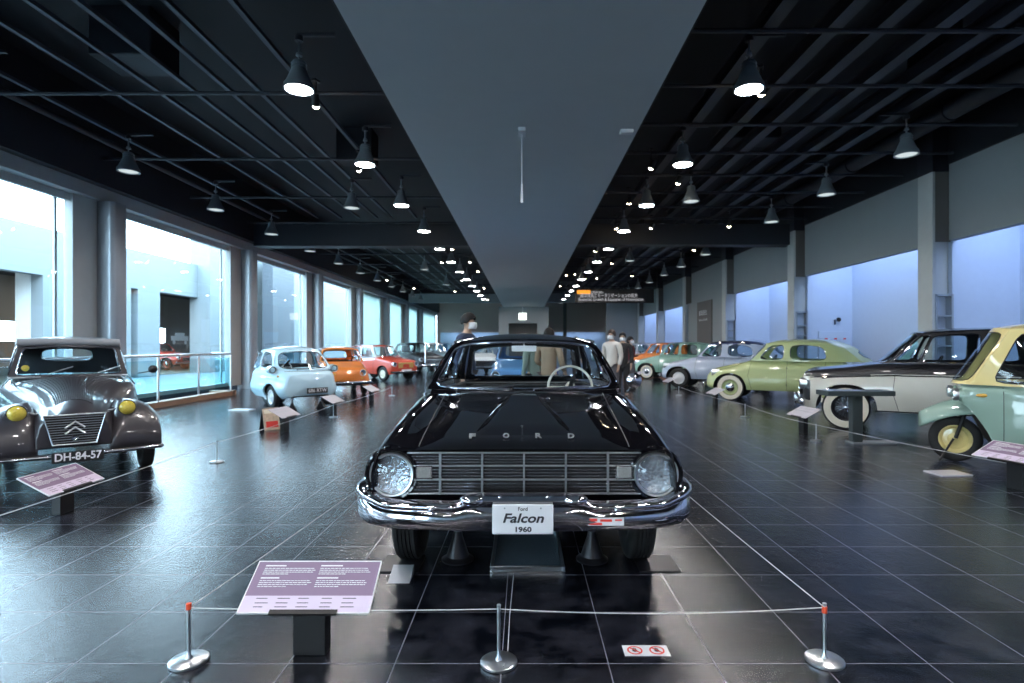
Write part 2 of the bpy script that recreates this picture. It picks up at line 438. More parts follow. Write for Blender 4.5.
# alcove toplights (hidden behind the upper panel as in the building)
for i in range(len(COLY) - 1):
    L = bpy.data.lights.new('alcove_toplight', 'AREA'); L.shape = 'RECTANGLE'; L.size = 1.3; L.size_y = 5.2
    L.color = (0.50, 0.66, 1.0); L.energy = 125
    o = bpy.data.objects.new('alcove_toplight', L); COL.objects.link(o)
    o.location = (9.25, COLY[i] + 3.1, 4.78)
for x in (-5, 5.2):
    L = bpy.data.lights.new('wall_wash', 'AREA'); L.shape = 'RECTANGLE'; L.size = 5; L.size_y = .4; L.color = (0.5, 0.7, 1.0); L.energy = 22
    o = bpy.data.objects.new('wall_wash', L); COL.objects.link(o); o.location = (x, ENDY - .9, 2.5); o.rotation_euler = (math.radians(20), 0, 0)
# far hall lamps behind the openings of the other wing
for k, (x, y) in enumerate([(-19, 15), (-19, 20), (-19, 25), (-19, 30)]):
    L = bpy.data.lights.new('far_wing_light', 'AREA'); L.size = 3.5; L.energy = 60; L.color = (1, .93, .82)
    o = bpy.data.objects.new('far_wing_light', L); COL.objects.link(o); o.location = (x, y, 4.2)

ORD = ['first', 'second', 'third', 'fourth', 'fifth', 'sixth', 'seventh', 'eighth', 'ninth', 'tenth', 'eleventh', 'twelfth', 'thirteenth', 'fourteenth', 'fifteenth', 'sixteenth', 'seventeenth', 'eighteenth', 'nineteenth', 'twentieth']
# ceiling rails
def rail(name, x0, x1, y0, y1, z0, z1, mat, label, cat, group):
    o = obj(name, MB().box(x0, x1, y0, y1, z0, z1), mat, smooth=False); tag(o, label, cat, group); return o
ZR = 5.2
for k, x in enumerate((-3.3, -4.05, -4.5, -5.05, -5.6, -6.3, -7.5)):
    for j, (a, b) in enumerate(((-16, 17.4), (18.1, 40.9))):
        m = MB().box(x - .035, x + .035, a, b, ZR, ZR + .012).box(x - .035, x - .028, a, b, ZR, ZR + .05).box(x + .028, x + .035, a, b, ZR, ZR + .05)
        tag(obj('ceiling_rail', m, 'rail_paint', smooth=False), 'grey ceiling rail, window side, %s from the soffit, %s the cross beam' % (ORD[k], ('before', 'beyond')[j]), 'ceiling rail', 'ceiling rails on the window side')
for k, x in enumerate((3.0, 3.8, 4.4, 5.1, 5.75, 6.3)):
    for j, (a, b) in enumerate(((-16, 17.4), (18.1, 40.9))):
        m = MB().box(x - .09, x + .09, a, b, ZR + .0, ZR + .016).box(x - .014, x + .014, a, b, ZR + .016, ZR + .19).box(x - .09, x + .09, a, b, ZR + .19, ZR + .205)
        tag(obj('ceiling_joist', m, 'rail_dark', smooth=False), 'dark flanged joist, alcove side, %s from the soffit, %s the cross beam' % (ORD[k], ('before', 'beyond')[j]), 'ceiling joist', 'ceiling joists on the alcove side')
for s, nm in ((-1, 'window side'), (1, 'alcove side')):
    y = -.49 if s < 0 else -.4; k = 0
    while y < 40.8:
        if not (17.2 < y < 18.2):
            x0, x1 = (-8.3, -1.7) if s < 0 else (1.63, 8.2)
            m = MB().tube([(x0, y, 5.0), (x1, y, 5.0)], .028, 6)
            tag(obj('cross_pipe', m, 'rail_dark'), 'thin dark pipe crossing under the %s ceiling, %s from the near end' % (nm, ORD[k]), 'ceiling pipe', 'cross pipes of the %s' % nm)
            k += 1
        y += 2.93 if s < 0 else (1.41 if y < 17 else 2.93)
m = MB().tube([(7.5, -3, 5.45), (7.5, 17.4, 5.45)], .17, 16)
for y in range(-2, 17, 3): m.lathe([(.17, -.03), (.195, -.03), (.195, .03), (.17, .03)], 'y', 16, (7.5, y, 5.45))
tag(obj('ventilation_duct', m, 'rail_dark'), 'thick round dark duct running along the alcove wall under the ceiling', 'duct')
m = MB().tube([(-7.95, -3, 5.2), (-7.95, 40.9, 5.2)], .06, 10)
tag(obj('ceiling_pipe', m, 'rail_dark'), 'dark pipe running above the windows under the ceiling', 'pipe')
# dark boxes and ducts in the ceiling void
for k, (x, y, a, b, z) in enumerate([(-2.6, 5.5, .5, 1.0, 5.6), (-5.8, 8.5, .9, .7, 5.5), (-3.8, 13, .8, .6, 5.5), (2.6, 6.2, .5, .9, 5.6), (4.8, 12, 1.0, .6, 5.6), (6.2, 8.6, .5, .5, 5.35), (5.6, 6.4, .3, .3, 5.4)]):
    t = obj('ceiling_unit', MB().box(x - a / 2, x + a / 2, y - b / 2, y + b / 2, z, 6.2), 'beam', smooth=False, bevel=.02)
    tag(t, 'dark boxy air unit high in the ceiling, %s by distance' % ORD[k], 'air unit', 'dark units in the ceiling void')

# --- high-bay pendant lamps
M['lamp_shade'] = pbr('lamp_housing', (0.20, 0.24, 0.27), 0.45, 0.2)
M['lamp_glow'] = emit('lamp_glow', (1.0, 0.95, 0.93), 210)
M['lamp_dim'] = emit('lamp_dim_glow', (0.80, 0.92, 0.95), 0.6)  # weak emission put into the unlit lenses so they look pale grey
def pendant(lit):
    t = thing('pendant_lamp', 'lamp', 'pendant lamp')
    sh = MB().lathe([(.0, .36), (.05, .36), (.075, .35), (.085, .26), (.11, .20), (.155, .09), (.18, .06), (.185, .0), (.165, .0), (.16, .05), (.0, .06)], 'z', 24)
    s = obj('lamp_shade', sh, 'lamp_shade', t)
    for k in range(10):
        a = 2 * PI * k / 10; c, d = math.cos(a), math.sin(a)
    obj('fin', MB().lathe([(.08, .27), (.095, .27), (.095, .28), (.08, .28)], 'z', 20).lathe([(.08, .31), (.093, .31), (.093, .32), (.08, .32)], 'z', 20), 'lamp_shade', s)
    obj('stem', MB().tube([(0, 0, .35), (0, 0, .62)], .014, 8).lathe([(0, .40), (.04, .42), (.03, .46), (0, .47)], 'z', 12), 'steel_grey', t)
    obj('ceiling_mount', MB().lathe([(0, .60), (.05, .60), (.05, .66), (0, .66)], 'z', 14).box(-.02, .45, -.02, .02, .66, .70), 'rail_dark', t)
    obj('lens', MB().lathe([(.155, .012), (.08, .008), (.0, .006)], 'z', 24), 'lamp_glow' if lit else 'lamp_dim', t)
    return t
pl = pendant(True); pd = pendant(False); u1 = u2 = False
for s in (-1, 1):
    nm = 'window side' if s < 0 else 'alcove side'
    for k in range(-7, 13):
        y = 7.03 + 2.93 * k; kk = k + 7
        if abs(y - 17.7) < .6: y += .5
        lab = 'lit cone pendant lamp, %s down the soffit, %s' % (ORD[k], nm) if k >= 0 else 'lit cone pendant lamp over the near part of the hall behind the camera'
        loc = (s * 2.78, y, 4.48)
        if not u1: pl.location = loc; pl['label'] = lab; pl['group'] = 'lit pendant lamps'; u1 = True
        else: dup(pl, loc, 0, lab, 'lit pendant lamps')
        lab = 'unlit cone pendant lamp, %s along the %s wall' % (ORD[k], nm) if k >= 0 else 'unlit cone pendant lamp over the near part of the hall behind the camera'
        loc = (-7.2, y + .4, 4.48) if s < 0 else (6.35, ([9.45 + 2.6 * k] if k < 0 else [9.45, 11.95, 14.6, 19.9, 23, 25.8, 28.8, 31.7, 34.6, 37.5, 99, 99, 99][k:])[0], 4.48)
        if not u2: pd.location = loc; pd['label'] = lab; pd['group'] = 'unlit pendant lamps'; u2 = True
        elif loc[1] < 40: dup(pd, loc, 0 if s < 0 else PI, lab, 'unlit pendant lamps')
for k, (x, y) in enumerate([(-4.0, 13.2), (3.7, 12.6), (-4.2, 24), (4.0, 21.5), (-4.1, 30)]):
    dup(pd, (x, y, 4.5), 0, 'unlit cone pendant lamp %s' % ['amid the window side rails before the beam', 'amid the alcove side joists before the beam', 'amid the window side rails beyond the beam', 'amid the alcove side joists beyond the beam', 'amid the rails deep down the window side'][k], 'unlit pendant lamps')
# small track spots
M['spot_glow'] = emit('spot_glow', (1.0, 0.80, 0.55), 60)
def spot():
    t = thing('track_spotlight', 'spot', 'spotlight')
    b = obj('lamp_head', MB().lathe([(0, .16), (.045, .16), (.05, .14), (.05, 0), (.042, 0), (.040, .02), (0, .03)], 'z', 16), 'black', t)
    b.rotation_euler = (.5, .3, 0)
    g = obj('bulb', MB().ellipsoid((0, 0, -.005), (.046, .046, .03), 14, 8), 'spot_glow', b)
    obj('bracket', MB().tube([(0, 0, .12), (0, 0, .34)], .012, 6).box(-.03, .03, -.06, .06, .33, .36), 'black', t)
    return t
sp0 = spot(); first = True
spots = []
def at(px, py, Y): return ((px - 524) * Y / 569, Y, 1.33 + (345 - py) * Y / 569)
for (px, py, z) in [(651, 168, 4.7), (678, 183, 4.75), (629, 203, 4.7), (651, 228, 4.7), (729, 226, 4.5), (694, 250, 4.7), (595, 251, 4.7), (616, 228, 4.7), (612, 263, 4.7), (632, 276, 4.6), (597, 278, 4.6), (585, 279, 4.6), (575, 274, 4.7), (560, 286, 4.5), (572, 290, 4.4), (566, 275, 4.7), (761, 94, 4.6),
                    (424, 229, 4.65), (387, 280, 4.65), (414, 288, 4.65), (478, 271, 4.65), (484, 288, 4.5), (462, 280, 4.65), (488, 300, 4.2), (442, 262, 4.7), (452, 249, 4.7), (359, 170, 4.6), (316, 106, 4.6), (470, 262, 4.7), (455, 291, 4.3)]:
    Y = (z - 1.33) * 569 / (345 - py); Y = min(Y, 46); p = at(px, py, Y)
    lab = 'small warm track spotlight %s, %d%s in its cluster' % ('on the alcove side' if px > 524 else 'on the window side', len(spots) + 1, '')
    lab = '%s small warm spotlight counted along the %s ceiling' % (ORD[len(spots) if px > 524 else len(spots) - 17], 'alcove side' if px > 524 else 'window side')
    if first: sp0.location = p; sp0['label'] = lab; sp0['group'] = 'track spotlights'; first = False
    else: dup(sp0, p, random.uniform(-.8, .8), lab, 'track spotlights')
    spots.append(p)
# ceiling devices on the soffit
t = thing('hanging_sensor', 'small white box on the grey soffit with a thin hanging rod', 'sensor', (-.03, 8.0, 4.35))
obj('housing', MB().box(-.05, .05, -.13, .13, -.055, 0), 'white_plate', t, smooth=False, bevel=.008)
obj('rod', MB().tube([(0, 0, -.05), (0, 0, -.78)], .006, 6), 'white_plate', t)
obj('probe', MB().tube([(0, 0, -.76), (0, 0, -1.02)], [.012, .018], 8), 'white_plate', t)
t2 = thing('smoke_detector', 'small white box near the edge of the grey soffit', 'smoke detector', (1.44, 8.0, 4.35))
obj('housing', MB().box(-.09, .09, -.06, .06, -.05, 0), 'white_plate', t2, smooth=False, bevel=.01)
t = thing('exit_sign', 'small lit white sign hanging by a rod near the far end', 'sign', (-.1, 43, 3.45))
obj('lit_panel', MB().box(-.3, .3, 0, .08, -.22, .3), emit('sign_glow', (.9, 1, .95), 2), t, smooth=False)
obj('rod', MB().tube([(0, .04, .3), (0, .04, .9)], .02, 6), 'white_plate', t)
# hanging zone sign
t = thing('hanging_sign', 'dark hanging sign with an orange block and white writing in two languages', 'sign', (0, 30, 0))
def SX(px): return (px - 524) * 30 / 569
def SZ(py): return 1.33 + (345 - py) * 30 / 569
obj('board', MB().box(SX(575), SX(654), 0, .06, SZ(303), SZ(289)), 'black', t, smooth=False)
M['orange'] = pbr('orange_panel', (0.95, 0.38, 0.05), 0.5)
obj('orange_block', MB().box(SX(577), SX(590.5), -.02, 0, SZ(294), SZ(290.2)), emit('orange_lit_panel', (1.0, .36, .04), .9), t, smooth=False)
wg = emit('lit_letters', (.95, .95, 1), .45)
text('lettering', '1950-60s', .17, wg, t, loc=(SX(597), -.03, SZ(292.4)), width=.62)
text('lettering', '経済成長とモータリゼーションの拡大', .24, wg, t, loc=(SX(609), -.03, SZ(295.8)), width=3.0)
text('lettering', 'Economic Growth & Expansion of Motorization', .24, wg, t, loc=(SX(611), -.03, SZ(299.6)), width=3.4)
for x in (SX(590), SX(640)): obj('hanger', MB().tube([(x, .03, SZ(289)), (x, .03, 6.0)], .012, 6), 'rail_dark', t)
# brown wall sign
t = thing('wall_sign', 'tall brown panel with small white writing on the alcove side wall', 'sign', (8.35, 26.2, 0))
obj('panel', MB().box(-.06, 0, -1.0, 1.05, 1.2, 3.35), 'col_side', t, smooth=False)
text('lettering', '経済成長と', .26, 'white_ink', t, loc=(-.07, .1, 2.8), rot=(PI / 2, 0, -PI / 2), width=1.2)
text('lettering', 'Economic Growth', .16, 'white_ink', t, loc=(-.07, .1, 2.5), rot=(PI / 2, 0, -PI / 2), width=1.2)
# things in the alcove behind the green car
t = thing('hydrant_cabinet', 'pale blue wall cabinet with small red markings behind the lime green car', 'cabinet', (9.45, 17.325, 0))
obj('door_panel', MB().box(-.5, .5, -.06, 0, .3, 1.75), 'alcove', t, smooth=False, bevel=.006)
M['red'] = pbr('red_mark', (.75, .05, .04), .5)
for x in (-.28, 0, .28): obj('marking', MB().box(x - .04, x + .04, -.07, -.06, 1.5, 1.54), 'red', t, smooth=False)
obj('bell', MB().lathe([(0, -.1), (.06, -.09), (.07, -.06)], 'y', 16, (.1, 0, 2.1)).box(-.01, .01, -.06, 0, 1.95, 2.1), 'black', t)

# --- glass railing by the windows
t = thing('glass_railing', 'glass balustrade with steel handrail on a brown curb before the windows', 'railing')
RX, RY0, RY1 = -7.78, 3.0, 15.1
obj('curb', MB().box(RX - .1, RX + .1, RY0, RY1, 0, .13).box(-8.3, RX + .1, RY1 - .1, RY1 + .1, 0, .13), 'curb', t, smooth=False, bevel=.01)
obj('handrail', MB().tube([(RX, RY0, 1.1), (RX, RY1 - .05, 1.1), (RX - .05, RY1, 1.1), (-8.28, RY1, 1.1)], .03, 10), 'steel', t)
y = RY0 + .1
while y < RY1 + .05:
    obj('post', MB().box(RX - .012, RX + .012, y - .025, y + .025, .13, 1.08), 'steel', t, smooth=False)
    if y + 1.5 < RY1 + .1: obj('glass_panel', MB().box(RX - .006, RX + .006, y + .05, y + 1.45, .17, 1.0), 'railglass', t, smooth=False)
    y += 1.5
obj('glass_panel', MB().box(-8.2, RX - .05, RY1 - .006, RY1 + .006, .17, 1.0), 'railglass', t, smooth=False)
# pictures in the other wing
t = thing('wall_picture', 'dark framed picture of a car inside the wing across the court', 'picture', (-21.95, 36.2, 0))
obj('canvas', MB().box(0, .05, -1.4, 1.4, 1.2, 2.4), 'col_side', t, smooth=False)
obj('car_print', MB().lathe([(.14, .055), (0, .055)], 'x', 16, (0, -.6, 1.5)).lathe([(.14, .055), (0, .055)], 'x', 16, (0, .6, 1.5)).box(.05, .055, -.9, .9, 1.6, 1.9).box(.05, .055, -.5, .5, 1.9, 2.1), 'white_plate', t, smooth=False)

for k, (x, y) in enumerate([(-18.2, 21.3), (-17.6, 26.6), (-18.6, 17.6), (-19.5, 28.6)]):
    dup(pl, (x, y, 3.55), 0, 'lit pendant lamp inside the wing across the court, %s from the camera' % ORD[k], 'lamps in the far wing')
t = thing('hanging_sign', 'yellow sign hanging inside the wing across the court', 'sign', (-18.8, 21.6, 2.62))
obj('board', MB().box(-.35, .35, -.03, .03, -.1, .16), 'yellow_lens', t, smooth=False)
for X in (-.3, .3): obj('hanger', MB().tube([(X, 0, .16), (X, 0, 1.68)], .01, 6), 'rail_dark', t)
# ------------------------------------------------------------------ cars
def section(S, y):
    """half section at y: list of (x,z,kind) from the underside out, up the side and in to the centre"""
    W, Zs, Zc, Zb = S['W'](y), S['Zs'](y), S['Zc'](y), S['Zb'](y)
    # arches
    for ya, ra, ztop in S['arches']:
        d = abs(y - ya)
        if d < ra:
            p = S.get('arch_pow', 2.3)
            zz = Zb + (ztop - Zb) * (1 - (d / ra) ** p) ** (1 / p)
            Zb = max(Zb, zz)
    lo, hi = S['lo'](y), S['hi'](y)
    r = min(S['r'](y), (Zs - Zb) * 0.9); rx = min(S['rx'](y), W * .8)
    z1 = Zs - r
    zb0 = S['Zb'](y); zm = lerp(zb0, z1, S.get('zm', .5))
    def sx(z):
        if z < zm: return W * (1 - (1 - lo) * ((zm - z) / max(zm - zb0, 1e-4)) ** 2)
        return W * (1 - (1 - hi) * ((z - zm) / max(z1 - zm, 1e-4)) ** 2)
    pts = []
    n1 = S.get('n1', 9)
    for i in range(n1 + 1):
        z = lerp(min(Zb, z1), z1, i / n1); pts.append((sx(z), z))
    xs = pts[-1][0]
    n2 = 7
    for i in range(1, n2 + 1):
        a = PI / 2 * i / n2; pts.append((xs - rx * (1 - math.cos(a)), z1 + r * math.sin(a)))
    xt = xs - rx
    n3 = S.get('n3', 10)
    for i in range(1, n3 + 1):
        u = i / n3
        k = u * u * (3 - 2 * u) if S.get('dip', 0) else 1 - (1 - u) ** 2
        z = Zs + (Zc - Zs) * k
        if S.get('valley'): z -= S['valley'](y) * math.exp(-((u - .18) / .12) ** 2)
        pts.append((xt * (1 - u), z))
    rnd = 1.0
    for (end, sgn, re, smin, cz, px) in S['ends']:
        d = (y - end) * sgn
        if d < re:
            t = 1 - max(d, 0) / re
            s = smin + (1 - smin) * math.sqrt(max(0, 1 - t ** 2.0))
            sw = smin ** px + (1 - smin ** px) * math.sqrt(max(0, 1 - t ** 2.0)) if px != 1 else s
            pts = [(x * sw, cz + (z - cz) * s) for x, z in pts]
    return pts, n1, n2, n3

def side_x(S, y, z):
    pts, n1, n2, n3 = section(S, y)
    pts = pts[:n1 + n2 + 1]
    if z <= pts[0][1]: return pts[0][0]
    for (x0, z0), (x1, z1) in zip(pts, pts[1:]):
        if z0 <= z <= z1 and z1 > z0: return lerp(x0, x1, (z - z0) / (z1 - z0))
    return pts[-1][0]
def top_z(S, x, y):
    pts, n1, n2, n3 = section(S, y); pts = pts[n1:]
    x = abs(x)
    for (x0, z0), (x1, z1) in zip(pts, pts[1:]):
        if x1 <= x <= x0 and x0 > x1: return lerp(z0, z1, (x0 - x) / (x0 - x1))
    return pts[-1][1]

def body_mesh(S, parent, mat, name='body'):
    y0, y1 = S['span']; cab = S['cabin']
    ys = set()
    n = S.get('ny', 46)
    for i in range(n + 1): ys.add(round(lerp(y0, y1, i / n), 4))
    for (end, sgn, re, *_r) in S['ends']:
        for i in range(13): ys.add(round(end + sgn * re * (1 - math.cos(PI / 2 * i / 12)), 4))
    for ya, ra, zt in S['arches']:
        for i in range(25):
            a = PI * i / 24; ys.add(round(ya - ra * math.cos(a), 4))
        ys.add(round(ya - ra * .9985, 4)); ys.add(round(ya + ra * .9985, 4))
    ys.add(cab[0]); ys.add(cab[1])
    ys = sorted(y for y in ys if y0 - 1e-6 <= y <= y1 + 1e-6)
    m = MB(); inner = MB(); under = MB()
    secs = [section(S, y) for y in ys]
    n1, n2, n3 = secs[0][1:]
    N = len(secs[0][0]); rows = []
    for y, s in zip(ys, secs):
        p = s[0]
        lip = [(max(p[0][0] - .035, 0), p[0][1] + .004)]
        rows.append([Vector((x, y, z)) for x, z in lip + p])
    for side in (1, -1):
        b = len(m.v)
        m.v += [(v.x * side, v.y, v.z) for r in rows for v in r]
        C = N + 1
        for i in range(len(ys) - 1):
            ym = (ys[i] + ys[i + 1]) / 2
            for j in range(C - 1):
                q = (b + i * C + j, b + i * C + j + 1, b + (i + 1) * C + j + 1, b + (i + 1) * C + j)
                if cab[0] < ym < cab[1] and j >= n1 + n2 + 1: continue
                m.f.append(q if side > 0 else q[::-1])
    # ends
    for i in (0, len(ys) - 1):
        if (i == 0 and S.get('open_front')): continue
        ring = [v for v in rows[i]]
        loop = [Vector((-v.x, v.y, v.z)) for v in ring][::1] + ring[::-1][1:]
        c = sum(loop, Vector()) / len(loop)
        sgn = -1 if i == 0 else 1
        rr = []
        for k in range(6):
            s = 1 - k / 5
            rr.append([c + (v - c) * max(s, .002) + Vector((0, sgn * S.get('bulge', .03) * (1 - s * s), 0)) for v in loop])
        m.grid(rr, closed=True)
    body = obj(name, m, mat, parent, sharp=50)
    # underbody and wheel wells
    rr = []
    for r in rows:
        x, y, z = r[1]
        zz = z + .012
        rr.append([Vector((x * k, y, zz)) for k in (-.97, -.5, 0, .5, .97)])
    obj('underbody', MB().grid(rr), 'under', parent)
    # cabin tub
    c0, c1 = cab
    yy = [y for y in ys if c0 - 1e-6 <= y <= c1 + 1e-6]
    rr = []
    for y in yy:
        p, a, b_, c_ = section(S, y); xt, zt = p[a + b_]
        zf = S.get('floor', .35)
        rr.append([Vector(v) for v in [(-xt, y, zt), (-xt + .04, y, zt - .01), (-xt + .05, y, zf), (xt - .05, y, zf), (xt - .04, y, zt - .01), (xt, y, zt)]])
    tub = MB().grid(rr)
    for r in (rr[0], rr[-1]): tub.add(r, [(0, 1, 4, 5), (1, 2, 3, 4)])
    obj('cabin_interior', tub, S.get('tubmat', 'dark'), parent, sharp=30)
    return body

def superellipse(n, k, p):
    a = 2 * PI * k / n; c, s = math.cos(a), math.sin(a)
    return math.copysign(abs(c) ** (2 / p), c), math.copysign(abs(s) ** (2 / p), s)
def squarept(n, k):
    a = 2 * PI * k / n; c, s = math.cos(a), math.sin(a); q = max(abs(c), abs(s)); return c / q, s / q

def window_patch(fn, mb, marg, p, parent, glassmat, gname='side_window', trim='chrome', tr=.008, n=48):
    """fn(a,b) surface; frame goes to mb, a pane and its trim become parts"""
    la, ra, ba, ta = marg
    ca, cb = (la + 1 - ra) / 2, (ba + 1 - ta) / 2; ha, hb = (1 - ra - la) / 2, (1 - ta - ba) / 2
    outer = []; inner = []
    for k in range(n):
        sx, sy = squarept(n, k); ex, ey = superellipse(n, k, p)
        # superellipse samples bunch up: use direction of the square point
        d = (abs(sx) ** p + abs(sy) ** p) ** (1 / p); ex, ey = sx / d, sy / d
        outer.append((.5 + .5 * sx, .5 + .5 * sy)); inner.append((ca + ha * ex, cb + hb * ey))
    rows = []
    for t in (0, .5, 1):
        rows.append([fn(lerp(o[0], i[0], t), lerp(o[1], i[1], t)) for o, i in zip(outer, inner)])
    mb.grid(rows, closed=True)
    g = MB(); rr = []
    for t in (1.0, .75, .5, .25, .001):
        rr.append([fn(ca + (i[0] - ca) * t, cb + (i[1] - cb) * t) for i in inner])
    g.grid(rr, closed=True)
    pane = obj(gname, g, glassmat, parent)
    if trim:
        obj('window_trim', MB().tube(rows[2], tr, 6, closed=True), trim, pane)
    return pane

def greenhouse(S, G, parent, mat, rname='roof'):
    XB, XT, ZB, ZT = pch(G['XB']), pch(G['XT']), pch(G['ZB']), pch(G['ZT'])
    mb = MB(); side = G['side']  # [(yb,yt)...], kinds between
    ya_b, ya_t = side[0]; yr_b, yr_t = side[-1]
    bf, bft = G.get('bulge_f', (.12, .08)); br, brt = G.get('bulge_r', (.10, .06))
    gm = G.get('glass', 'glass'); trim = G.get('trim', 'chrome'); tr = G.get('tr', .008)
    cv = G.get('curve', .0)
    def ws(a, b):
        s = 2 * a - 1
        X = lerp(XB(ya_b), XT(ya_t), b); y = lerp(ya_b, ya_t, b) - lerp(bf, bft, b) * (1 - s * s) - cv * 4 * b * (1 - b)
        return Vector((s * X, y, lerp(ZB(ya_b), ZT(ya_t), b) + lerp(G.get('wrise', 0), G.get('wtop', .02), b) * (1 - s * s)))
    def rw(a, b):
        s = 2 * a - 1
        X = lerp(XB(yr_b), XT(yr_t), b); y = lerp(yr_b, yr_t, b) + lerp(br, brt, b) * (1 - s * s) + cv * 4 * b * (1 - b)
        return Vector((-s * X, y, lerp(ZB(yr_b), ZT(yr_t), b) + G.get('wtop', .02) * b * (1 - s * s)))
    window_patch(ws, mb, G.get('wm', (.035, .035, .03, .06)), G.get('wp', 8), parent, gm, 'windshield', trim, tr)
    if G.get('rear_glass', True): window_patch(rw, mb, G.get('rm', (.12, .12, .12, .12)), G.get('rp', 5), parent, gm, 'rear_window', trim, tr)
    else: mb.grid([[rw(i / 12, j / 6) for i in range(13)] for j in range(7)])
    nb = G.get('nb', 8)
    for sg in (1, -1):
        for i, kind in enumerate(G['kinds']):
            (b0, t0), (b1, t1) = side[i], side[i + 1]
            def fn(a, b, b0=b0, t0=t0, b1=b1, t1=t1):
                yb, yt = lerp(b0, b1, a), lerp(t0, t1, a); y = lerp(yb, yt, b)
                x = lerp(XB(yb), XT(yt), b) + G.get('sb', .015) * 4 * b * (1 - b) 
                return Vector((sg * x, y, lerp(ZB(yb), ZT(yt), b)))
            if kind[0] == 'g':
                mg = kind[1] if len(kind) > 1 else (.04, .04, .05, .08); pw = kind[2] if len(kind) > 2 else 8
                window_patch(fn, mb, mg, pw, parent, gm, 'side_window', trim, tr)
            else:
                mb.grid([[fn(a / 8, b / nb) for a in range(9)] for b in range(nb + 1)])
    # roof cap
    top = [ws(k / 14, 1) for k in range(15)]
    rs = []
    for i in range(len(side) - 1):
        for k in range(1, 9):
            yt = lerp(side[i][1], side[i + 1][1], k / 8); rs.append(Vector((XT(yt), yt, ZT(yt))))
    top += rs[:-1] + [rw(k / 14, 1) for k in range(15)]
    top += [Vector((-v.x, v.y, v.z)) for v in rs[:-1][::-1]]
    y0, y1 = ya_t, yr_t; rows = []
    zt = max(v.z for v in top); cr = G.get('crown', .05)
    for k in range(9):
        s = math.cos(PI / 2 * k / 8) if k < 8 else .001
        row = []
        for v in top:
            yc = min(max(v.y, lerp(y0, y1, .35)), lerp(y0, y1, .65))
            c = Vector((0, yc, zt + cr)); q = c + (v - c) * s
            q.z = v.z + (zt + cr - v.z) * (1 - s ** G.get('cpow', 2.2)); row.append(q)
        rows.append(row)
    mb.grid(rows, closed=True)
    r = obj(rname, mb, mat, parent, sharp=45)
    if G.get('rail', 'chrome'):
        for sg in (1, -1):
            path = [Vector((sg * (XT(v.y) + .008), v.y, ZT(v.y) + .004)) for v in rs]
            path = [Vector((sg * (XT(ya_t) + .008), ya_t, ZT(ya_t) + .004))] + path
            obj('drip_rail', MB().tube(path, G.get('rr', .009), 6), G.get('rail', 'chrome'), r)
    return dict(ws=ws, rw=rw, roof=r)

def wheel(parent, x, y, R, w, rimr, style, sgn, tyre='rubber', z=None, steer=0, white=None, grooves=False, lift=0):
    """wheel part centred at (x,y); sgn +1 faces +x"""
    z = R + lift if z is None else z
    h = w / 2
    sh = .35 * (R - rimr)
    prof = [(rimr - .01, -h * .72), (rimr + .01, -h * .92), (lerp(rimr, R, .5), -h * 1.04), (R - .02, -h * .93), (R - .006, -h * .80)]
    if grooves:
        g = 5
        for k in range(g):
            a, b = lerp(-h * .74, h * .74, k / g), lerp(-h * .74, h * .74, (k + 1) / g)
            prof += [(R, a + .004), (R, b - .004), (R - .008, b - .003), (R - .008, b + .003)] if k < g - 1 else [(R, a + .004), (R, b)]
    else: prof += [(R, -h * .6), (R, h * .6)]
    prof += [(R - .006, h * .80), (R - .02, h * .93), (lerp(rimr, R, .5), h * 1.04), (rimr + .01, h * .92), (rimr - .01, h * .72)]
    t = obj('wheel', MB().lathe(prof, 'x', 48), tyre, parent, sharp=40); t.location = (x, y, z); t.rotation_euler = (0, 0, steer)
    s = sgn
    def L(p): return [(r, s * hh) for r, hh in p]
    if white:
        r0, r1 = lerp(rimr, R, white[0]), lerp(rimr, R, white[1]); ro = lerp(rimr, R, .5)
        pr = [(lerp(r0, r1, k / 6), h * (1.045 - .35 * ((lerp(r0, r1, k / 6) - ro) / (R - rimr)) ** 2) + .003) for k in range(7)]
        obj('whitewall', MB().lathe(L(pr), 'x', 48), 'whitewall', t)
    rimm = style.get('rim', 'cream_rim')
    obj('rim', MB().lathe(L([(rimr + .006, h * .93), (rimr, h * .98), (rimr - .012, h * .90), (rimr - .03, h * .55), (rimr * .78, h * .42), (rimr * .6, h * .50), (rimr * .3, h * .55), (0.0, h * .55)]), 'x', 40), rimm, t)
    obj('wheel_back', MB().lathe(L([(rimr - .005, -h * .7), (.0, -h * .5)]), 'x', 24), 'under', t)
    if style.get('cap'):
        rc = rimr * style.get('cr', .55)
        obj('hubcap', MB().lathe(L([(rc, h * .50), (rc * .97, h * .70), (rc * .8, h * .85), (rc * .55, h * .92), (rc * .45, h * 1.05), (rc * .2, h * 1.12), (0, h * 1.13)]), 'x', 32), style['cap'], t)
    if style.get('slots'):
        m = MB()
        for k in range(style['slots']):
            a = 2 * PI * k / style['slots']; r1 = rimr * .80
            m.box(-.004, .004, -.012, .012, -.02, .02, Matrix.Translation((s * h * .50, r1 * math.cos(a), r1 * math.sin(a))) @ Matrix.Rotation(-a + PI / 2 if False else a, 4, 'X'))
        obj('rim_slots', m, 'under', t, smooth=False)
    if style.get('spokes'):
        m = MB()
        for k in range(style['spokes']):
            a = 2 * PI * k / style['spokes']; b = a + (.35 if k % 2 else -.35)
            m.tube([(s * h * .95, .25 * rimr * math.cos(b), .25 * rimr * math.sin(b)), (s * h * .6, .93 * rimr * math.cos(a), .93 * rimr * math.sin(a))], .0045, 5)
        obj('spokes', m, 'chrome', t)
    return t

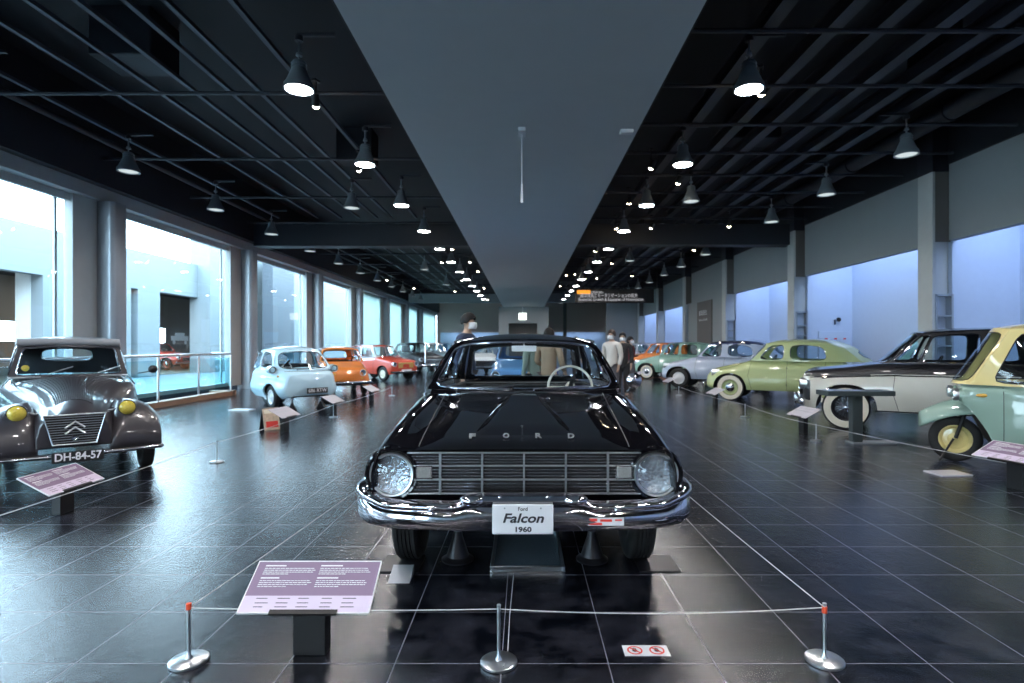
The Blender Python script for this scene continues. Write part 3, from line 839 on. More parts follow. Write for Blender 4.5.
def headlight(parent, x, y, z, R, mat='chrome', depth=.07, lensm=None, rz=0, rx=0):
    """facing -y"""
    b = obj('headlight', MB().lathe([(R * .86, .0), (R * .9, -.012), (R * .97, -.014), (R, -.004), (R * 1.0, .012), (R * .95, depth)], 'y', 40), 'steel' if mat == 'chrome' else mat, parent)
    b.location = (x, y, z); b.rotation_euler = (rx, 0, rz)
    obj('reflector', MB().lathe([(R * .9, .002), (R * .7, .010), (R * .35, .017), (.0, .019)], 'y', 32), 'lamp_bowl', b)
    lm = lensm or 'lens'
    obj('lens', MB().lathe([(R * .89, -.006), (R * .7, -.022), (R * .4, -.034), (0, -.038)], 'y', 32), lm, b)
    return b

def seam(parent, S, pts, name='door_seam', r=.0035, mat='black', off=0.0, n=14):
    """a line on the body side through (y,z) points, both sides"""
    for sg in (1, -1):
        P = []
        for (ya, za), (yb, zb) in zip(pts, pts[1:]):
            for k in range(n): 
                y, z = lerp(ya, yb, k / n), lerp(za, zb, k / n); P.append((sg * (side_x(S, y, z) + off), y, z))
        y, z = pts[-1]; P.append((sg * (side_x(S, y, z) + off), y, z))
        obj(name, MB().tube(P, r, 6), mat, parent)

def handle(parent, S, y, z, l=.13, mat='chrome'):
    for sg in (1, -1):
        x = side_x(S, y, z)
        o = obj('door_handle', MB().tube([(sg * (x - .005), y, z), (sg * (x + .03), y + .01, z), (sg * (x + .034), y + l * .6, z), (sg * (x + .02), y + l, z)], .010, 8), mat, parent)

def seats(parent, rows, mat='seat', w=.52, zt=.88):
    for (y, zt2) in rows:
        m = MB().box(-w, w, y - .42, y, .38, .55).box(-w, w, y, y + .12, .42, zt2, Matrix.Identity(4))
        obj('seat', m, mat, parent, bevel=.04)
def steering(parent, x, y, z, R=.19, mat='ivory', tilt=-.45):
    s = obj('steering_wheel', MB().tube([(R * math.cos(a), 0, R * math.sin(a)) for a in [2 * PI * k / 36 for k in range(36)]], .011, 8, closed=True)
            .tube([(-R, 0, 0), (0, -.03, -.01), (R, 0, 0)], .009, 6).lathe([(0, -.05), (.04, -.04), (.045, 0), (0, .0)], 'y', 16, (0, 0, 0)), mat, parent)
    s.location = (x, y, z); s.rotation_euler = (tilt, 0, 0)
    obj('steering_column', MB().tube([(0, 0, 0), (0, -.35, -.02)], .02, 8), 'dark', s)
def wipers(parent, ws, both=((.18, .72), (.62, .72)), mat='black'):
    for a0, ln in both:
        p0 = ws(a0, -.01); pts = [ws(a0 + (ln * .32) * k / 8, .02 + .05 * k / 8) + Vector((0, -.02, .005)) for k in range(9)]
        obj('wiper', MB().tube([p0 + Vector((0, -.05, 0))] + pts, .006, 6), mat, parent)
def mirror_part(parent, x, y, z, R=.05, arm=None, mat='chrome', rz=0):
    b = obj('wing_mirror', MB().lathe([(0, -.03), (R * .6, -.025), (R, -.005), (R, .008), (R * .95, .012), (0, .010)], 'y', 24), mat, parent)
    b.location = (x, y, z)
    if arm: obj('mirror_arm', MB().tube([(0, 0, -R * .4), tuple(arm)], .007, 6), mat, b)
    return b
def jack(x, y, label, h=.34, group=None):
    t = thing('jack_stand', label, 'jack stand', (x, y, 0), 0, group)
    obj('base', MB().lathe([(.095, 0), (.10, .012), (.07, .03), (.03, h * .5), (.025, h * .6), (.0, h * .6)], 'z', 4 * 6), 'kiosk_dark', t)
    obj('post', MB().tube([(0, 0, h * .6), (0, 0, h)], .018, 10).lathe([(0, h), (.045, h), (.045, h + .012), (0, h + .012)], 'z', 12), 'chrome_dark', t)
    return t
# ------------------------------------------------------------------ the black saloon (centre)
def C(v): return lambda y: v
M['falcon_black'] = pbr('black_car_paint', (0.004, 0.004, 0.006), 0.04, 0, 0.0, noise=.02)
M['grille_dark'] = pbr('grille_recess', (0.006, 0.006, 0.007), .6)
FW = 3.60
fal = thing('black_saloon_car', 'glossy black saloon car facing the camera with chrome grille, round headlights and white plate', 'car', (0.0, FW, 0))
S = dict(W=pch([(-.60, .812), (-.45, .828), (-.2, .855), (0, .868), (.6, .878), (1.2, .885), (2.4, .88), (3.2, .86), (3.85, .79)]),
         Zs=pch([(-.60, .775), (-.45, .812), (-.25, .855), (0, .895), (.4, .935), (.8, .965), (1.6, .955), (2.6, .93), (3.4, .88), (3.85, .80)]),
         Zc=pch([(-.60, .785), (-.52, .812), (-.4, .828), (-.2, .852), (.1, .89), (.4, .93), (.70, .985), (.9, 1.0), (2.6, .98), (2.9, .97), (3.4, .92), (3.85, .80)]),
         Zb=pch([(-.60, .44), (-.5, .40), (-.42, .33), (-.3, .30), (0, .27), (3.2, .27), (3.5, .34), (3.85, .40)]),
         lo=C(.95), hi=pch([(-.6, .975), (0, .955), (1, .95), (3.8, .94)]), r=pch([(-.6, .045), (-.4, .08), (0, .13), (1.2, .12), (3.85, .10)]), rx=pch([(-.6, .05), (-.4, .10), (0, .15), (.8, .16), (3.85, .14)]),
         valley=pch([(-.6, 0), (-.35, .008), (0, .022), (.6, .016), (.85, .0)]),
         arches=[(0, .40, .69), (2.78, .37, .62)], ends=[(-.62, 1, .05, .985, .62, 1), (3.86, -1, .14, .9, .62, 1)], span=(-.60, 3.84), cabin=(.86, 2.95), bulge=-.02, floor=.40, n3=16, ny=60, zm=.55, open_front=True)
body_mesh(S, fal, 'falcon_black')
# front panel set back under the bonnet lip
ring, n1, n2, n3 = section(S, -.60)
fp = MB(); loop = [Vector((x, -.60, z)) for x, z in ring]; loop = [Vector((-v.x, v.y, v.z)) for v in loop] + loop[::-1][1:]
c = Vector((0, -.60, .62)); rows = []
for (s, dy) in ((1, 0), (.985, -.006), (.965, .004), (.955, .035), (.7, .045), (.35, .045), (.002, .045)):
    rows.append([c + Vector(((v.x) * s, dy, (v.z - c.z) * (s if s > .9 else s * .98))) for v in loop])
fp.grid(rows, closed=True)
obj('front_panel', fp, 'falcon_black', fal, sharp=30)
GY = -.565
obj('grille_recess', MB().box(-.635, .635, GY - .004, GY + .02, .535, .765), 'grille_dark', fal, smooth=False)
g = obj('grille', MB().box(-.62, .62, -.018, -.0, .754, .762).box(-.62, .62, -.018, 0, .538, .546).box(-.62, .62, -.018, 0, .685, .693).box(-.62, .62, -.018, 0, .612, .620), 'steel', fal, smooth=False, loc=(0, GY - .005, 0), bevel=.002)
for X in (-.445, -.222, 0, .222, .445): obj('grille_divider', MB().box(X - .005, X + .005, -.022, 0, .538, .762), 'steel', g, smooth=False)
b = MB()
for z0, z1 in ((.693, .754), (.620, .685), (.546, .612)):
    for k in range(1, 4):
        z = lerp(z0, z1, k / 4); b.box(-.615, .615, -.012, .0, z - .0034, z + .0034)
obj('grille_bars', b, 'chrome_dark', g, smooth=False)
for sx_ in (-1, 1):
    sg = obj('turn_signal', MB().box(-.038, .038, -.02, .0, -.03, .03), 'signal', g, smooth=False, bevel=.004); sg.location = (sx_ * .53, -.004, .655)
    obj('signal_frame', MB().box(-.044, .044, -.016, .0, -.036, -.030).box(-.044, .044, -.016, 0, .030, .036).box(-.044, -.038, -.016, 0, -.036, .036).box(.038, .044, -.016, 0, -.036, .036), 'chrome', sg, smooth=False)
    pod = obj('headlight_surround', MB().lathe([(.148, .02), (.146, -.01), (.135, -.022), (.118, -.018)], 'y', 40), 'falcon_black', fal)
    pod.location = (sx_ * .70, GY, .645)
    headlight(fal, sx_ * .70, GY - .022, .645, .118)
# bonnet letters
for ch, px in zip('FORD', (472, 506, 538, 571)):
    X = (px - 524) * 3.12 / 569; yy = 3.12 - FW; z = top_z(S, abs(X), yy)
    text('bonnet_letter', ch, .036, 'steel', fal, depth=.004, loc=(X, yy + .004, z + .013), rot=(math.radians(60), 0, 0), bold=.0015, width=.036)
# raised scoop on the bonnet
sc = MB(); rows = []
for k in range(13):
    y = lerp(-.42, .42, k / 12); hw = lerp(.30, .16, k / 12); h = .012 + .03 * (k / 12) ** 1.5
    if k < 2: h *= k / 2
    row = []
    for j in range(13):
        u = lerp(-1, 1, j / 12); x = u * hw; row.append(Vector((x, y, top_z(S, abs(x), y) + h * (1 - u ** 6) - (.004 if abs(u) == 1 else 0))))
    rows.append(row)
sc.grid(rows)
last = rows[-1]; sc.grid([last, [Vector((v.x, v.y + .015, top_z(S, abs(v.x), v.y + .015) - .003)) for v in last]])
bs = obj('bonnet_scoop', sc, 'falcon_black', fal, sharp=60)
for X in (-.17, .17):
    z = top_z(S, abs(X), .43)
    obj('scoop_ornament', MB().ellipsoid((X, .40, z + .02), (.018, .05, .012)), 'chrome', bs)
obj('bonnet_badge', MB().box(-.055, .055, .50, .515, top_z(S, 0, .5) + .0, top_z(S, 0, .5) + .016), 'chrome', fal, smooth=False, bevel=.003)
# bonnet seams
for sg in (1, -1):
    P = []
    for k in range(30):
        y = lerp(-.57, .80, k / 29); x = lerp(.56, .60, k / 29) if k < 30 else 0
        P.append((sg * x, y, top_z(S, x, y) + .0005))
    obj('bonnet_seam', MB().tube(P, .0035, 6), 'black', fal)
P = []
for k in range(31):
    x = lerp(-.60, .60, k / 30); y = .80 - .07 * (1 - (x / .6) ** 2); P.append((x, y, top_z(S, abs(x), y) + .001))
obj('bonnet_seam', MB().tube(P, .004, 6), 'black', fal)
# chrome strips, doors
seam(fal, S, [(.95, .92), (.93, .6), (.95, .30)]); seam(fal, S, [(1.95, .92), (1.95, .30)]); seam(fal, S, [(2.6, .92), (2.55, .70), (2.42, .45)])
seam(fal, S, [(.9, .80), (2.4, .79), (3.7, .74)], 'side_moulding', .007, 'chrome'); seam(fal, S, [(.45, .28), (2.35, .28)], 'sill_moulding', .009, 'chrome')
handle(fal, S, 1.72, .86); handle(fal, S, 2.38, .86)
# cowl grille and greenhouse
G = dict(XB=[(.80, .755), (1.6, .765), (2.6, .74), (3.0, .68)], XT=[(1.36, .60), (1.9, .61), (2.5, .585), (2.6, .57)],
         ZB=[(.80, .985), (1.6, .985), (2.4, .97), (2.95, .935)], ZT=[(1.36, 1.352), (1.9, 1.375), (2.55, 1.345)],
         side=[(.86, 1.38), (1.30, 1.50), (1.36, 1.50), (1.90, 1.90), (1.96, 1.96), (2.62, 2.42), (2.98, 2.55)],
         kinds=[('g', (.10, .06, .05, .09), 9), ('g', (.5, .4, .05, .1), 3), ('g', (.02, .03, .05, .09), 9), ('b',), ('g', (.03, .06, .05, .09), 7), ('b',)],
         bulge_f=(.15, .10), bulge_r=(.12, .10), wm=(.030, .030, .03, .07), rm=(.035, .035, .06, .12), rp=7, wp=9, crown=.052, wtop=.03, curve=.03, sb=.02, tr=.010, glass='clear')
G['kinds'][1] = ('b',)
gh = greenhouse(S, G, fal, 'falcon_black')
cw = MB(); rows = []
for k in range(5):
    t = k / 4; row = []
    for j in range(25):
        s = lerp(-1, 1, j / 24); x = s * .72; yb = .86 - .15 * (1 - s * s)
        y = lerp(yb - .10, yb + .02, t); z = lerp(top_z(S, abs(x), max(.4, y)) - .004, .990, t ** .8)
        row.append(Vector((x, y, z)))
    rows.append(row)
obj('cowl_panel', MB().grid(rows), 'falcon_black', fal)
wipers(fal, gh['ws'], ((.16, .9), (.55, .9)), 'chrome_dark')
# dash, seats, wheel, mirror
dm = MB(); rows = []
for k in range(6):
    t = k / 5; rows.append([Vector((lerp(-.68, .68, j / 20), .80 + .28 * t - .1 * (1 - (lerp(-1, 1, j / 20)) ** 2) * (1 - t), lerp(.985, .955, t * t))) for j in range(21)])
rows.append([Vector((v.x, v.y + .01, .70)) for v in rows[-1]])
obj('dashboard', MB().grid(rows), 'dark', fal, sharp=50)
steering(fal, .40, 1.33, .965, .19, 'ivory', -.35)
obj('rear_mirror', MB().tube([(0, 1.30, 1.36), (0, 1.25, 1.315)], .007, 6).box(-.105, .105, 1.235, 1.26, 1.275, 1.325), 'white_plate', fal, bevel=.012)  # mirror coloured white to stand in for its bright reflection
m = MB().box(-.60, .60, 1.62, 1.78, .5, .90); obj('seat', m, 'seat', fal, bevel=.05); obj('seat', MB().box(-.60, .60, 1.25, 1.65, .45, .58), 'seat', fal, bevel=.05)
m = MB().box(-.60, .60, 2.50, 2.66, .5, .90); obj('seat', m, 'seat', fal, bevel=.05)
obj('parcel_shelf', MB().box(-.64, .64, 2.66, 3.05, .88, .91), 'dark', fal, smooth=False)
# wheels
for (x, y) in ((-.70, 0), (.70, 0), (-.69, 2.78), (.69, 2.78)):
    wheel(fal, x, y, .305, .155, .175, dict(rim='falcon_black', cap='chrome', cr=.8), 1 if x > 0 else -1, grooves=True)
# bumper
path = []; profs = []
nb = 49
for k in range(nb):
    u = lerp(-1, 1, k / (nb - 1)); s = abs(u)
    if s < .86: x = u * .93; y = -.70 + .09 * (s / .86) ** 3
    else:
        a = (s - .86) / .14 * PI / 2; x = math.copysign(.80 + .085 * math.sin(a), u); y = -.61 + .085 * (1 - math.cos(a)) + .16 * ((s - .86) / .14) ** 2
    path.append((x, y, 0))
    ax = abs(x)
    # top edge: raised in the middle and at the tips
    def sm(a, b, v): v = min(1, max(0, (v - a) / (b - a))); return v * v * (3 - 2 * v)
    zt = .525 + .042 * (1 - sm(.24, .36, ax)) + .055 * sm(.70, .86, ax)
    zb = .388 + .02 * sm(.72, .88, ax) + .018 * sm(.83, .89, ax)
    H = zt - zb; o = .0
    profs.append([(-.02, zb), (.012, zb - .004), (.024, zb + .012), (.034, zb + H * .30), (.030, zb + H * .55), (.020, zb + H * .66), (.034, zb + H * .72), (.044, zb + H * .82), (.040, zb + H * .94), (.020, zb + H), (-.03, zb + H), (-.03, zb + H * .5)])
bm_ = obj('front_bumper', MB().sweep(path, profs), 'chrome', fal, sharp=60)
for X in (-.26, .26): obj('bumper_bullet', MB().ellipsoid((0, 0, 0), (.065, .05, .030)), 'chrome', bm_, loc=(X, -.715, .545))
for X in (-.47, .47, -.12, .12): obj('bumper_bolt', MB().ellipsoid((0, 0, 0), (.012, .008, .012)), 'chrome', bm_, loc=(X, -.728, .497 if abs(X) > .2 else .56))
# number plate
pw, ph = .305, .150
pl_ = obj('number_plate', MB().box(-pw / 2, pw / 2, -.006, .006, -ph / 2, ph / 2), 'white_plate', fal, bevel=.008); pl_.location = (-.006, -.765, .462)
text('lettering', 'Ford', .026, 'ink', pl_, depth=.0005, loc=(0, -.0075, .052), bold=.0004)
text('lettering', 'Falcon', .064, 'ink', pl_, depth=.0005, loc=(-.0, -.0075, .005), shear=.25, bold=.0016, width=.205)
text('lettering', '1960', .034, 'ink', pl_, depth=.0005, loc=(0, -.0075, -.050), bold=.0012, width=.08)
for X in (-.09, .09): obj('plate_screw', MB().lathe([(0, -.009), (.004, -.008), (.005, -.005)], 'y', 10), 'steel_grey', pl_, loc=(X, 0, .056))
st = obj('bumper_sticker', MB().box(-.09, .09, -.003, .001, -.02, .02), 'white_plate', bm_, smooth=False, loc=(.415, -.722, .437)); 
obj('sticker_print', MB().box(-.085, -.045, -.004, -.003, .002, .016).box(-.085, -.02, -.004, -.003, -.017, -.005).box(-.03, .03, -.004, -.003, .0, .012).box(.045, .08, -.004, -.003, .004, .012), 'red', st, smooth=False)
# mirror, antenna
mirror_part(fal, .885, .98, 1.045, .062, (-.06, .0, -.10), 'chrome')
obj('antenna', MB().tube([(-.735, .62, .955), (-.735, .62, .975)], .014, 10).tube([(-.735, .62, .97), (-.732, .63, 1.36)], .003, 6), 'chrome', fal)
# chassis pieces seen below
obj('engine_sump', MB().box(-.25, .25, -.15, .35, .20, .42), 'under', fal, bevel=.05)
obj('front_axle', MB().tube([(-.62, 0, .27), (-.2, .02, .26), (.2, .02, .26), (.62, 0, .27)], .03, 8), 'under', fal)
obj('rear_axle', MB().tube([(-.62, 2.78, .3), (.62, 2.78, .3)], .05, 8), 'under', fal)
obj('exhaust_pipe', MB().tube([(.3, .3, .24), (.3, 3.6, .24)], .03, 8), 'chrome_dark', fal)
rb = obj('rear_bumper', MB().sweep([(x, 3.86 - .1 * abs(x / .85) ** 3, 0) for x in [lerp(.86, -.86, k / 24) for k in range(25)]], [(-.02, .42), (.03, .43), (.05, .49), (.04, .55), (-.02, .56)]), 'chrome', fal)
# things under and around it
jack(-.41, 3.52, 'dark jack stand under the black saloon, beside the brown information board side', .30, None)['label'] = 'dark conical jack stand by the front tyre nearer the tilted information board'
jack(.42, 3.52, 'dark conical jack stand by the front tyre nearer the white warning sticker', .30)
t = thing('drip_tray', 'shallow steel drip tray with a blue mesh under the front of the black saloon', 'tray', (.02, 3.68, 0))
obj('tray_rim', MB().box(-.22, .22, -.34, -.32, .0, .03).box(-.22, .22, .32, .34, 0, .03).box(-.22, -.20, -.34, .34, 0, .03).box(.20, .22, -.34, .34, 0, .03), 'steel', t, smooth=False, bevel=.004)
M['mesh_blue'] = pbr('blue_grey_mesh', (.17, .25, .32), .4, .5, noise=.5, nscale=160, bump=.6, bscale=150)
obj('tray_mesh', MB().box(-.20, .20, -.32, .32, .006, .015), 'mesh_blue', t, smooth=False)
for X, lb in ((-.74, 'flat grey plate under the front tyre nearer the tilted information board'), (.80, 'flat grey plate under the front tyre nearer the white warning sticker')):
    o = obj('floor_plate', MB().box(-.12, .12, -.13, .13, 0, .006), 'kiosk_dark', smooth=False); o.location = (X, 3.46, 0); tag(o, lb, 'plate')
o = obj('wheel_chock', MB().add([(-.06, -.07, 0), (.06, -.07, 0), (.06, .07, 0), (-.06, .07, 0), (-.06, .07, .05), (.06, .07, .05)], [(0, 1, 2, 3), (0, 4, 5, 1), (2, 5, 4, 3), (0, 3, 4), (1, 5, 2)]), 'steel_grey', smooth=False)
o.location = (-.70, 3.245, .0); tag(o, 'pale wedge chock against the front tyre of the black saloon', 'chock')
o = thing('floor_sticker', 'white floor sticker with two red prohibition symbols, no touching and no entering', 'sticker', (.53, 2.475, 0))
obj('sheet', MB().box(-.098, .098, -.042, .042, 0, .002), 'white_plate', o, smooth=False)
for X in (-.048, .048):
    r = obj('prohibition_ring', MB().lathe([(.026, .0025), (.033, .0028), (.033, .002)], 'z', 32, (X, 0, 0)).box(-.028, .028, -.003, .003, .0022, .0034, Matrix.Translation((X, 0, 0)) @ Matrix.Rotation(-.8, 4, 'Z')), 'red', o)
    obj('hand_symbol', MB().ellipsoid((X, -.003, .0026), (.011, .010, .0006)).box(X - .010, X - .006, 0, .018, .002, .003).box(X - .004, X, 0, .021, .002, .003).box(X + .002, X + .006, 0, .019, .002, .003), 'ink', o)
# ------------------------------------------------------------------ stanchions, ropes, boards
def stanchion(first=[None]):
    if first[0] is None:
        t = thing('barrier_post', 'x', 'barrier post')
        obj('base', MB().lathe([(0, 0), (.074, 0), (.077, .003), (.077, .012), (.072, .016), (.016, .019), (.009, .03), (.008, .05)], 'z', 40), 'steel', t)
        obj('pole', MB().tube([(0, 0, .015), (0, 0, .24)], .0075, 14), 'steel', t)
        obj('cord_clip', MB().tube([(0, 0, .238), (0, 0, .246)], .0085, 12), 'steel_grey', t)
        first[0] = t; return t, True
    return first[0], False
posts = [(-1.405, 2.385, 'low steel barrier post with a red tip before the big tilted information board', 'red'), (-.105, 2.375, 'plain low steel barrier post in front of the black saloon number plate', None),
         (1.262, 2.39, 'low steel barrier post with a red band beside the white floor sticker', 'red'),
         (-3.48, 6.45, 'low barrier post alone on the floor beside the grey car with yellow lamps', None), (-3.50, 10.45, 'low barrier post beside the pale blue bubble car', None),
         (-3.46, 14.9, 'low barrier post before the red car with cream wheels', None), (4.03, 7.85, 'low barrier post beside the dark kiosk table', None), (4.08, 10.5, 'low barrier post in front of the lime green car', None), (4.08, 15.0, 'low barrier post by the pale blue car with navy roof', None),
         (1.16, 8.3, 'low barrier post behind the black saloon, alcove side', None), (-1.1, 8.4, 'low barrier post behind the black saloon, window side', None), (5.0, 3.9, 'low barrier post beyond the three-wheeler board', None), (-3.42, 2.6, 'low barrier post near the camera before the grey car', None)]
pp = []
for x, y, lb, tp in posts:
    t, isnew = stanchion()
    if not isnew: t = dup(t, (x, y, 0), 0, lb)
    else: t.location = (x, y, 0); t['label'] = lb
    t['group'] = 'low barrier posts'
    pp.append(t)
for i, z0 in ((0, (.222, .247)), (2, (.205, .232))):
    obj('red_band', MB().tube([(0, 0, z0[0]), (0, 0, z0[1])], .0105, 14), 'red_tape', pp[i])
def rope(a, b, lb, sag=.02, z=.228, r=.0022):
    a = Vector((a[0], a[1], z)); b = Vector((b[0], b[1], z)); P = []
    for k in range(25):
        t = k / 24; p = a.lerp(b, t); p.z -= sag * 4 * t * (1 - t); P.append(p)
    tag(obj('barrier_rope', MB().tube(P, r, 6), 'cord'), lb, 'cord', 'barrier cords')
P_ = [(p[0], p[1]) for p in posts]
rope(P_[0], P_[1], 'thin grey cord across the front between the red tipped post and the plain post', .008)
rope(P_[1], P_[2], 'thin grey cord across the front between the plain post and the red banded post', .022)
rope(P_[2], P_[9], 'thin cord running back along the alcove side of the black saloon', .03); rope(P_[0], P_[10], 'thin cord running back along the window side of the black saloon', .03)
rope(P_[12], P_[3], 'thin cord before the grey car with yellow lamps', .02, r=.003); rope(P_[3], P_[4], 'thin cord between the grey car and the bubble car', .03, r=.003); rope(P_[4], P_[5], 'thin cord before the orange car', .03, r=.003)
rope(P_[11], P_[6], 'thin cord before the three-wheeler and the kiosk', .03, r=.003); rope(P_[6], P_[7], 'thin cord before the two-tone saloon', .03, r=.003); rope(P_[7], P_[8], 'thin cord before the lime green car', .03, r=.003)
P = [(-.03, 2.55, .006)]
tag(obj('floor_wire', MB().tube([(-.083, 2.32, .019), (-.07, 2.42, .010), (-.07, 2.8, .004), (-.06, 3.3, .004)], .002, 6), 'cord'), 'thin wire lying on the floor behind the plain barrier post', 'wire')

# information boards
def board_mat():
    m, nt, out = _new('board_print')
    tc = nt.nodes.new('ShaderNodeTexCoord'); sp = nt.nodes.new('ShaderNodeSeparateXYZ'); nt.links.new(tc.outputs['Object'], sp.inputs[0])
    b = nt.nodes.new('ShaderNodeBsdfPrincipled'); b.inputs['Roughness'].default_value = .22; b.inputs['Coat Weight'].default_value = .6
    mx = nt.nodes.new('ShaderNodeMix'); mx.data_type = 'RGBA'
    nt.links.new(math_node(nt, 'GREATER_THAN', sp.outputs[1], -.045), mx.inputs[0])
    mx.inputs[6].default_value = (.74, .64, .80, 1); mx.inputs[7].default_value = (.30, .22, .32, 1)
    nt.links.new(mx.outputs[2], b.inputs['Base Color']); nt.links.new(b.outputs[0], out.inputs[0]); return m
M['board_print'] = board_mat()
M['board_white'] = pbr('white_board', (.62, .60, .66), .25, coat=.6)
def info_board(x, y, rz, label, w=.55, d=.27, z=.285, tilt=28, white=False, post=.14, lines=True, group='information boards'):
    t = thing('information_board', label, 'information board', (x, y, 0), rz, group)
    pt = obj('stand', MB().box(-post / 2, post / 2, -.035, .035, 0, z - .045), 'black', t, smooth=False, bevel=.004)
    p = obj('panel', MB().box(-w / 2, w / 2, -d / 2, d / 2, -.006, .0), 'board_white' if white else 'board_print', t, smooth=False)
    p.location = (0, 0, z); p.rotation_euler = (math.radians(tilt), 0, 0)
    obj('ledge', MB().box(-w * .26, w * .26, -d / 2 - .008, -d / 2 + .012, -.012, .004), 'black', p, smooth=False)
    obj('bracket', MB().box(-post * .4, post * .4, -.03, .03, -.05, -.006), 'black', p, smooth=False)
    if not white:
        obj('border', MB().box(-w / 2 - .004, w / 2 + .004, -d / 2 - .004, -d / 2, -.007, .002).box(-w / 2 - .004, w / 2 + .004, d / 2, d / 2 + .004, -.007, .002).box(-w / 2 - .004, -w / 2, -d / 2, d / 2, -.007, .002).box(w / 2, w / 2 + .004, -d / 2, d / 2, -.007, .002), 'white_ink', p, smooth=False)
    if lines:
        rnd = random.Random(int(abs(x) * 100)); m = MB(); mm = MB()
        k = w / .55; q = d / .27
        for cx0 in (-.24, .01):
            yy = .115
            for r in range(11):
                if r in (0, 6): m.box(cx0 * k, (cx0 + .08 + .03 * rnd.random()) * k, (yy - .006) * q, yy * q, 0, .0012); yy -= .016
                elif r == 5: yy -= .010
                else:
                    # each line of print is a row of short dashes, too small to read
                    xx = cx0
                    while xx < cx0 + .215 * (1 if r not in (4, 10) else .5):
                        l = .006 + .014 * rnd.random(); mm.box(xx * k, (xx + l) * k, (yy - .0032) * q, yy * q, 0, .0010); xx += l + .003
                    yy -= .0105
        bl = MB()
        for cx0 in (-.22, -.13, -.04, .06, .15):
            for yy in (-.062, -.085, -.105):
                bl.box(cx0 * k, (cx0 + .03 + .03 * rnd.random()) * k, (yy - .003) * q, yy * q, 0, .001)
        if not white: obj('heading_print', m, 'white_ink', p, smooth=False); obj('text_print', mm, 'white_plate', p, smooth=False); obj('caption_print', bl, 'ink', p, smooth=False)
        else: obj('text_print', mm, 'steel_grey', p, smooth=False)
    return t
b0 = info_board(-.92, 2.47, math.radians(0), 'big tilted information board with violet print before the black saloon', .545, .245, .283, 33)
info_board(-3.66, 4.52, PI / 2, 'tilted information board with a pale strip in front of the grey car', .55, .27, .27, 28)
info_board(-3.68, 8.75, PI / 2 * .9, 'tilted white information board in front of the pale blue bubble car', .5, .27, .30, 28, True)
info_board(-3.72, 11.1, PI / 2 * .9, 'tilted white information board in front of the orange car', .5, .27, .28, 28, True)
info_board(-3.70, 13.8, PI / 2 * .9, 'tilted white information board behind the orange car, before the red one', .5, .27, .28, 28, True)
info_board(4.22, 8.6, -PI / 2 * .95, 'tilted white information board by the two-tone saloon chrome wheel', .52, .27, .32, 28, True)
info_board(4.27, 12.7, -PI / 2 * .95, 'tilted white information board before the lime green car', .52, .27, .30, 28, True)
info_board(4.28, 16.8, -PI / 2 * .95, 'tilted white information board before the pale blue car with navy roof', .52, .27, .30, 28, True)
info_board(4.15, 20.6, -PI / 2 * .95, 'tilted white information board before the green and orange pair of cars', .52, .27, .30, 28, True)
info_board(4.55, 5.25, -PI / 2 * .85, 'tilted information board with pale lower strip before the three-wheeler', .62, .30, .33, 25)
o = obj('floor_sign', MB().box(-.17, .17, -.12, .12, 0, .012), 'board_white', smooth=False); o.location = (4.38, 5.88, 0); o.rotation_euler = (0, 0, .1); tag(o, 'flat white sheet sign lying on the floor before the yellow wheel', 'sign')
# coloured A-frame
t = thing('folding_sign', 'small folding sign with coloured poster beside the bubble car board', 'folding sign', (-4.02, 9.0, 0), .75)
M['poster'] = pbr('poster_print', (.62, .50, .38), .4, noise=.5, nscale=22)
p = obj('poster_panel', MB().box(-.12, .12, -.008, .008, 0, .36), 'poster', t, smooth=False); p.location = (0, -.13, 0); p.rotation_euler = (-.38, 0, 0)
obj('poster_photo', MB().box(-.09, .09, -.011, -.008, .04, .14), 'red', p, smooth=False); obj('poster_heading', MB().box(-.1, .1, -.011, -.008, .27, .33), 'whitewall', p, smooth=False)
p = obj('back_panel', MB().box(-.12, .12, -.008, .008, 0, .36), 'black', t, smooth=False); p.location = (0, .13, 0); p.rotation_euler = (.38, 0, 0)
# kiosk
t = thing('kiosk_table', 'dark narrow pedestal table with a long flat top beside the two-tone saloon', 'kiosk table', (4.5, 7.72, 0))
M['kiosk'] = pbr('dark_grey_metal', (.075, .095, .10), .35, .3)
obj('table_top', MB().box(-.46, .44, -.16, .16, .65, .715), 'kiosk', t, smooth=False, bevel=.006)
obj('top_screen', MB().box(-.42, .06, -.13, .13, .715, .718), 'steel', t, smooth=False)
obj('leg', MB().box(-.07, .07, -.05, .05, .02, .65), 'kiosk', t, smooth=False, bevel=.006)
obj('foot', MB().box(-.09, .50, -.10, .10, 0, .02), 'steel_grey', t, smooth=False)
# ------------------------------------------------------------------ the other cars
def heading(fx, fy): return math.atan2(fx, -fy)
def two_tone(o, mat, test):
    me = o.data; me.materials.append(M[mat] if isinstance(mat, str) else mat)
    for p in me.polygons:
        if test(p.center): p.material_index = 1
def place_by_wheel(root, wx, wy, lx, ly, rz):
    """put local point (lx,ly) over world (wx,wy)"""
    c, s = math.cos(rz), math.sin(rz)
    root.location = (wx - (c * lx - s * ly), wy - (s * lx + c * ly), 0); root.rotation_euler = (0, 0, rz)

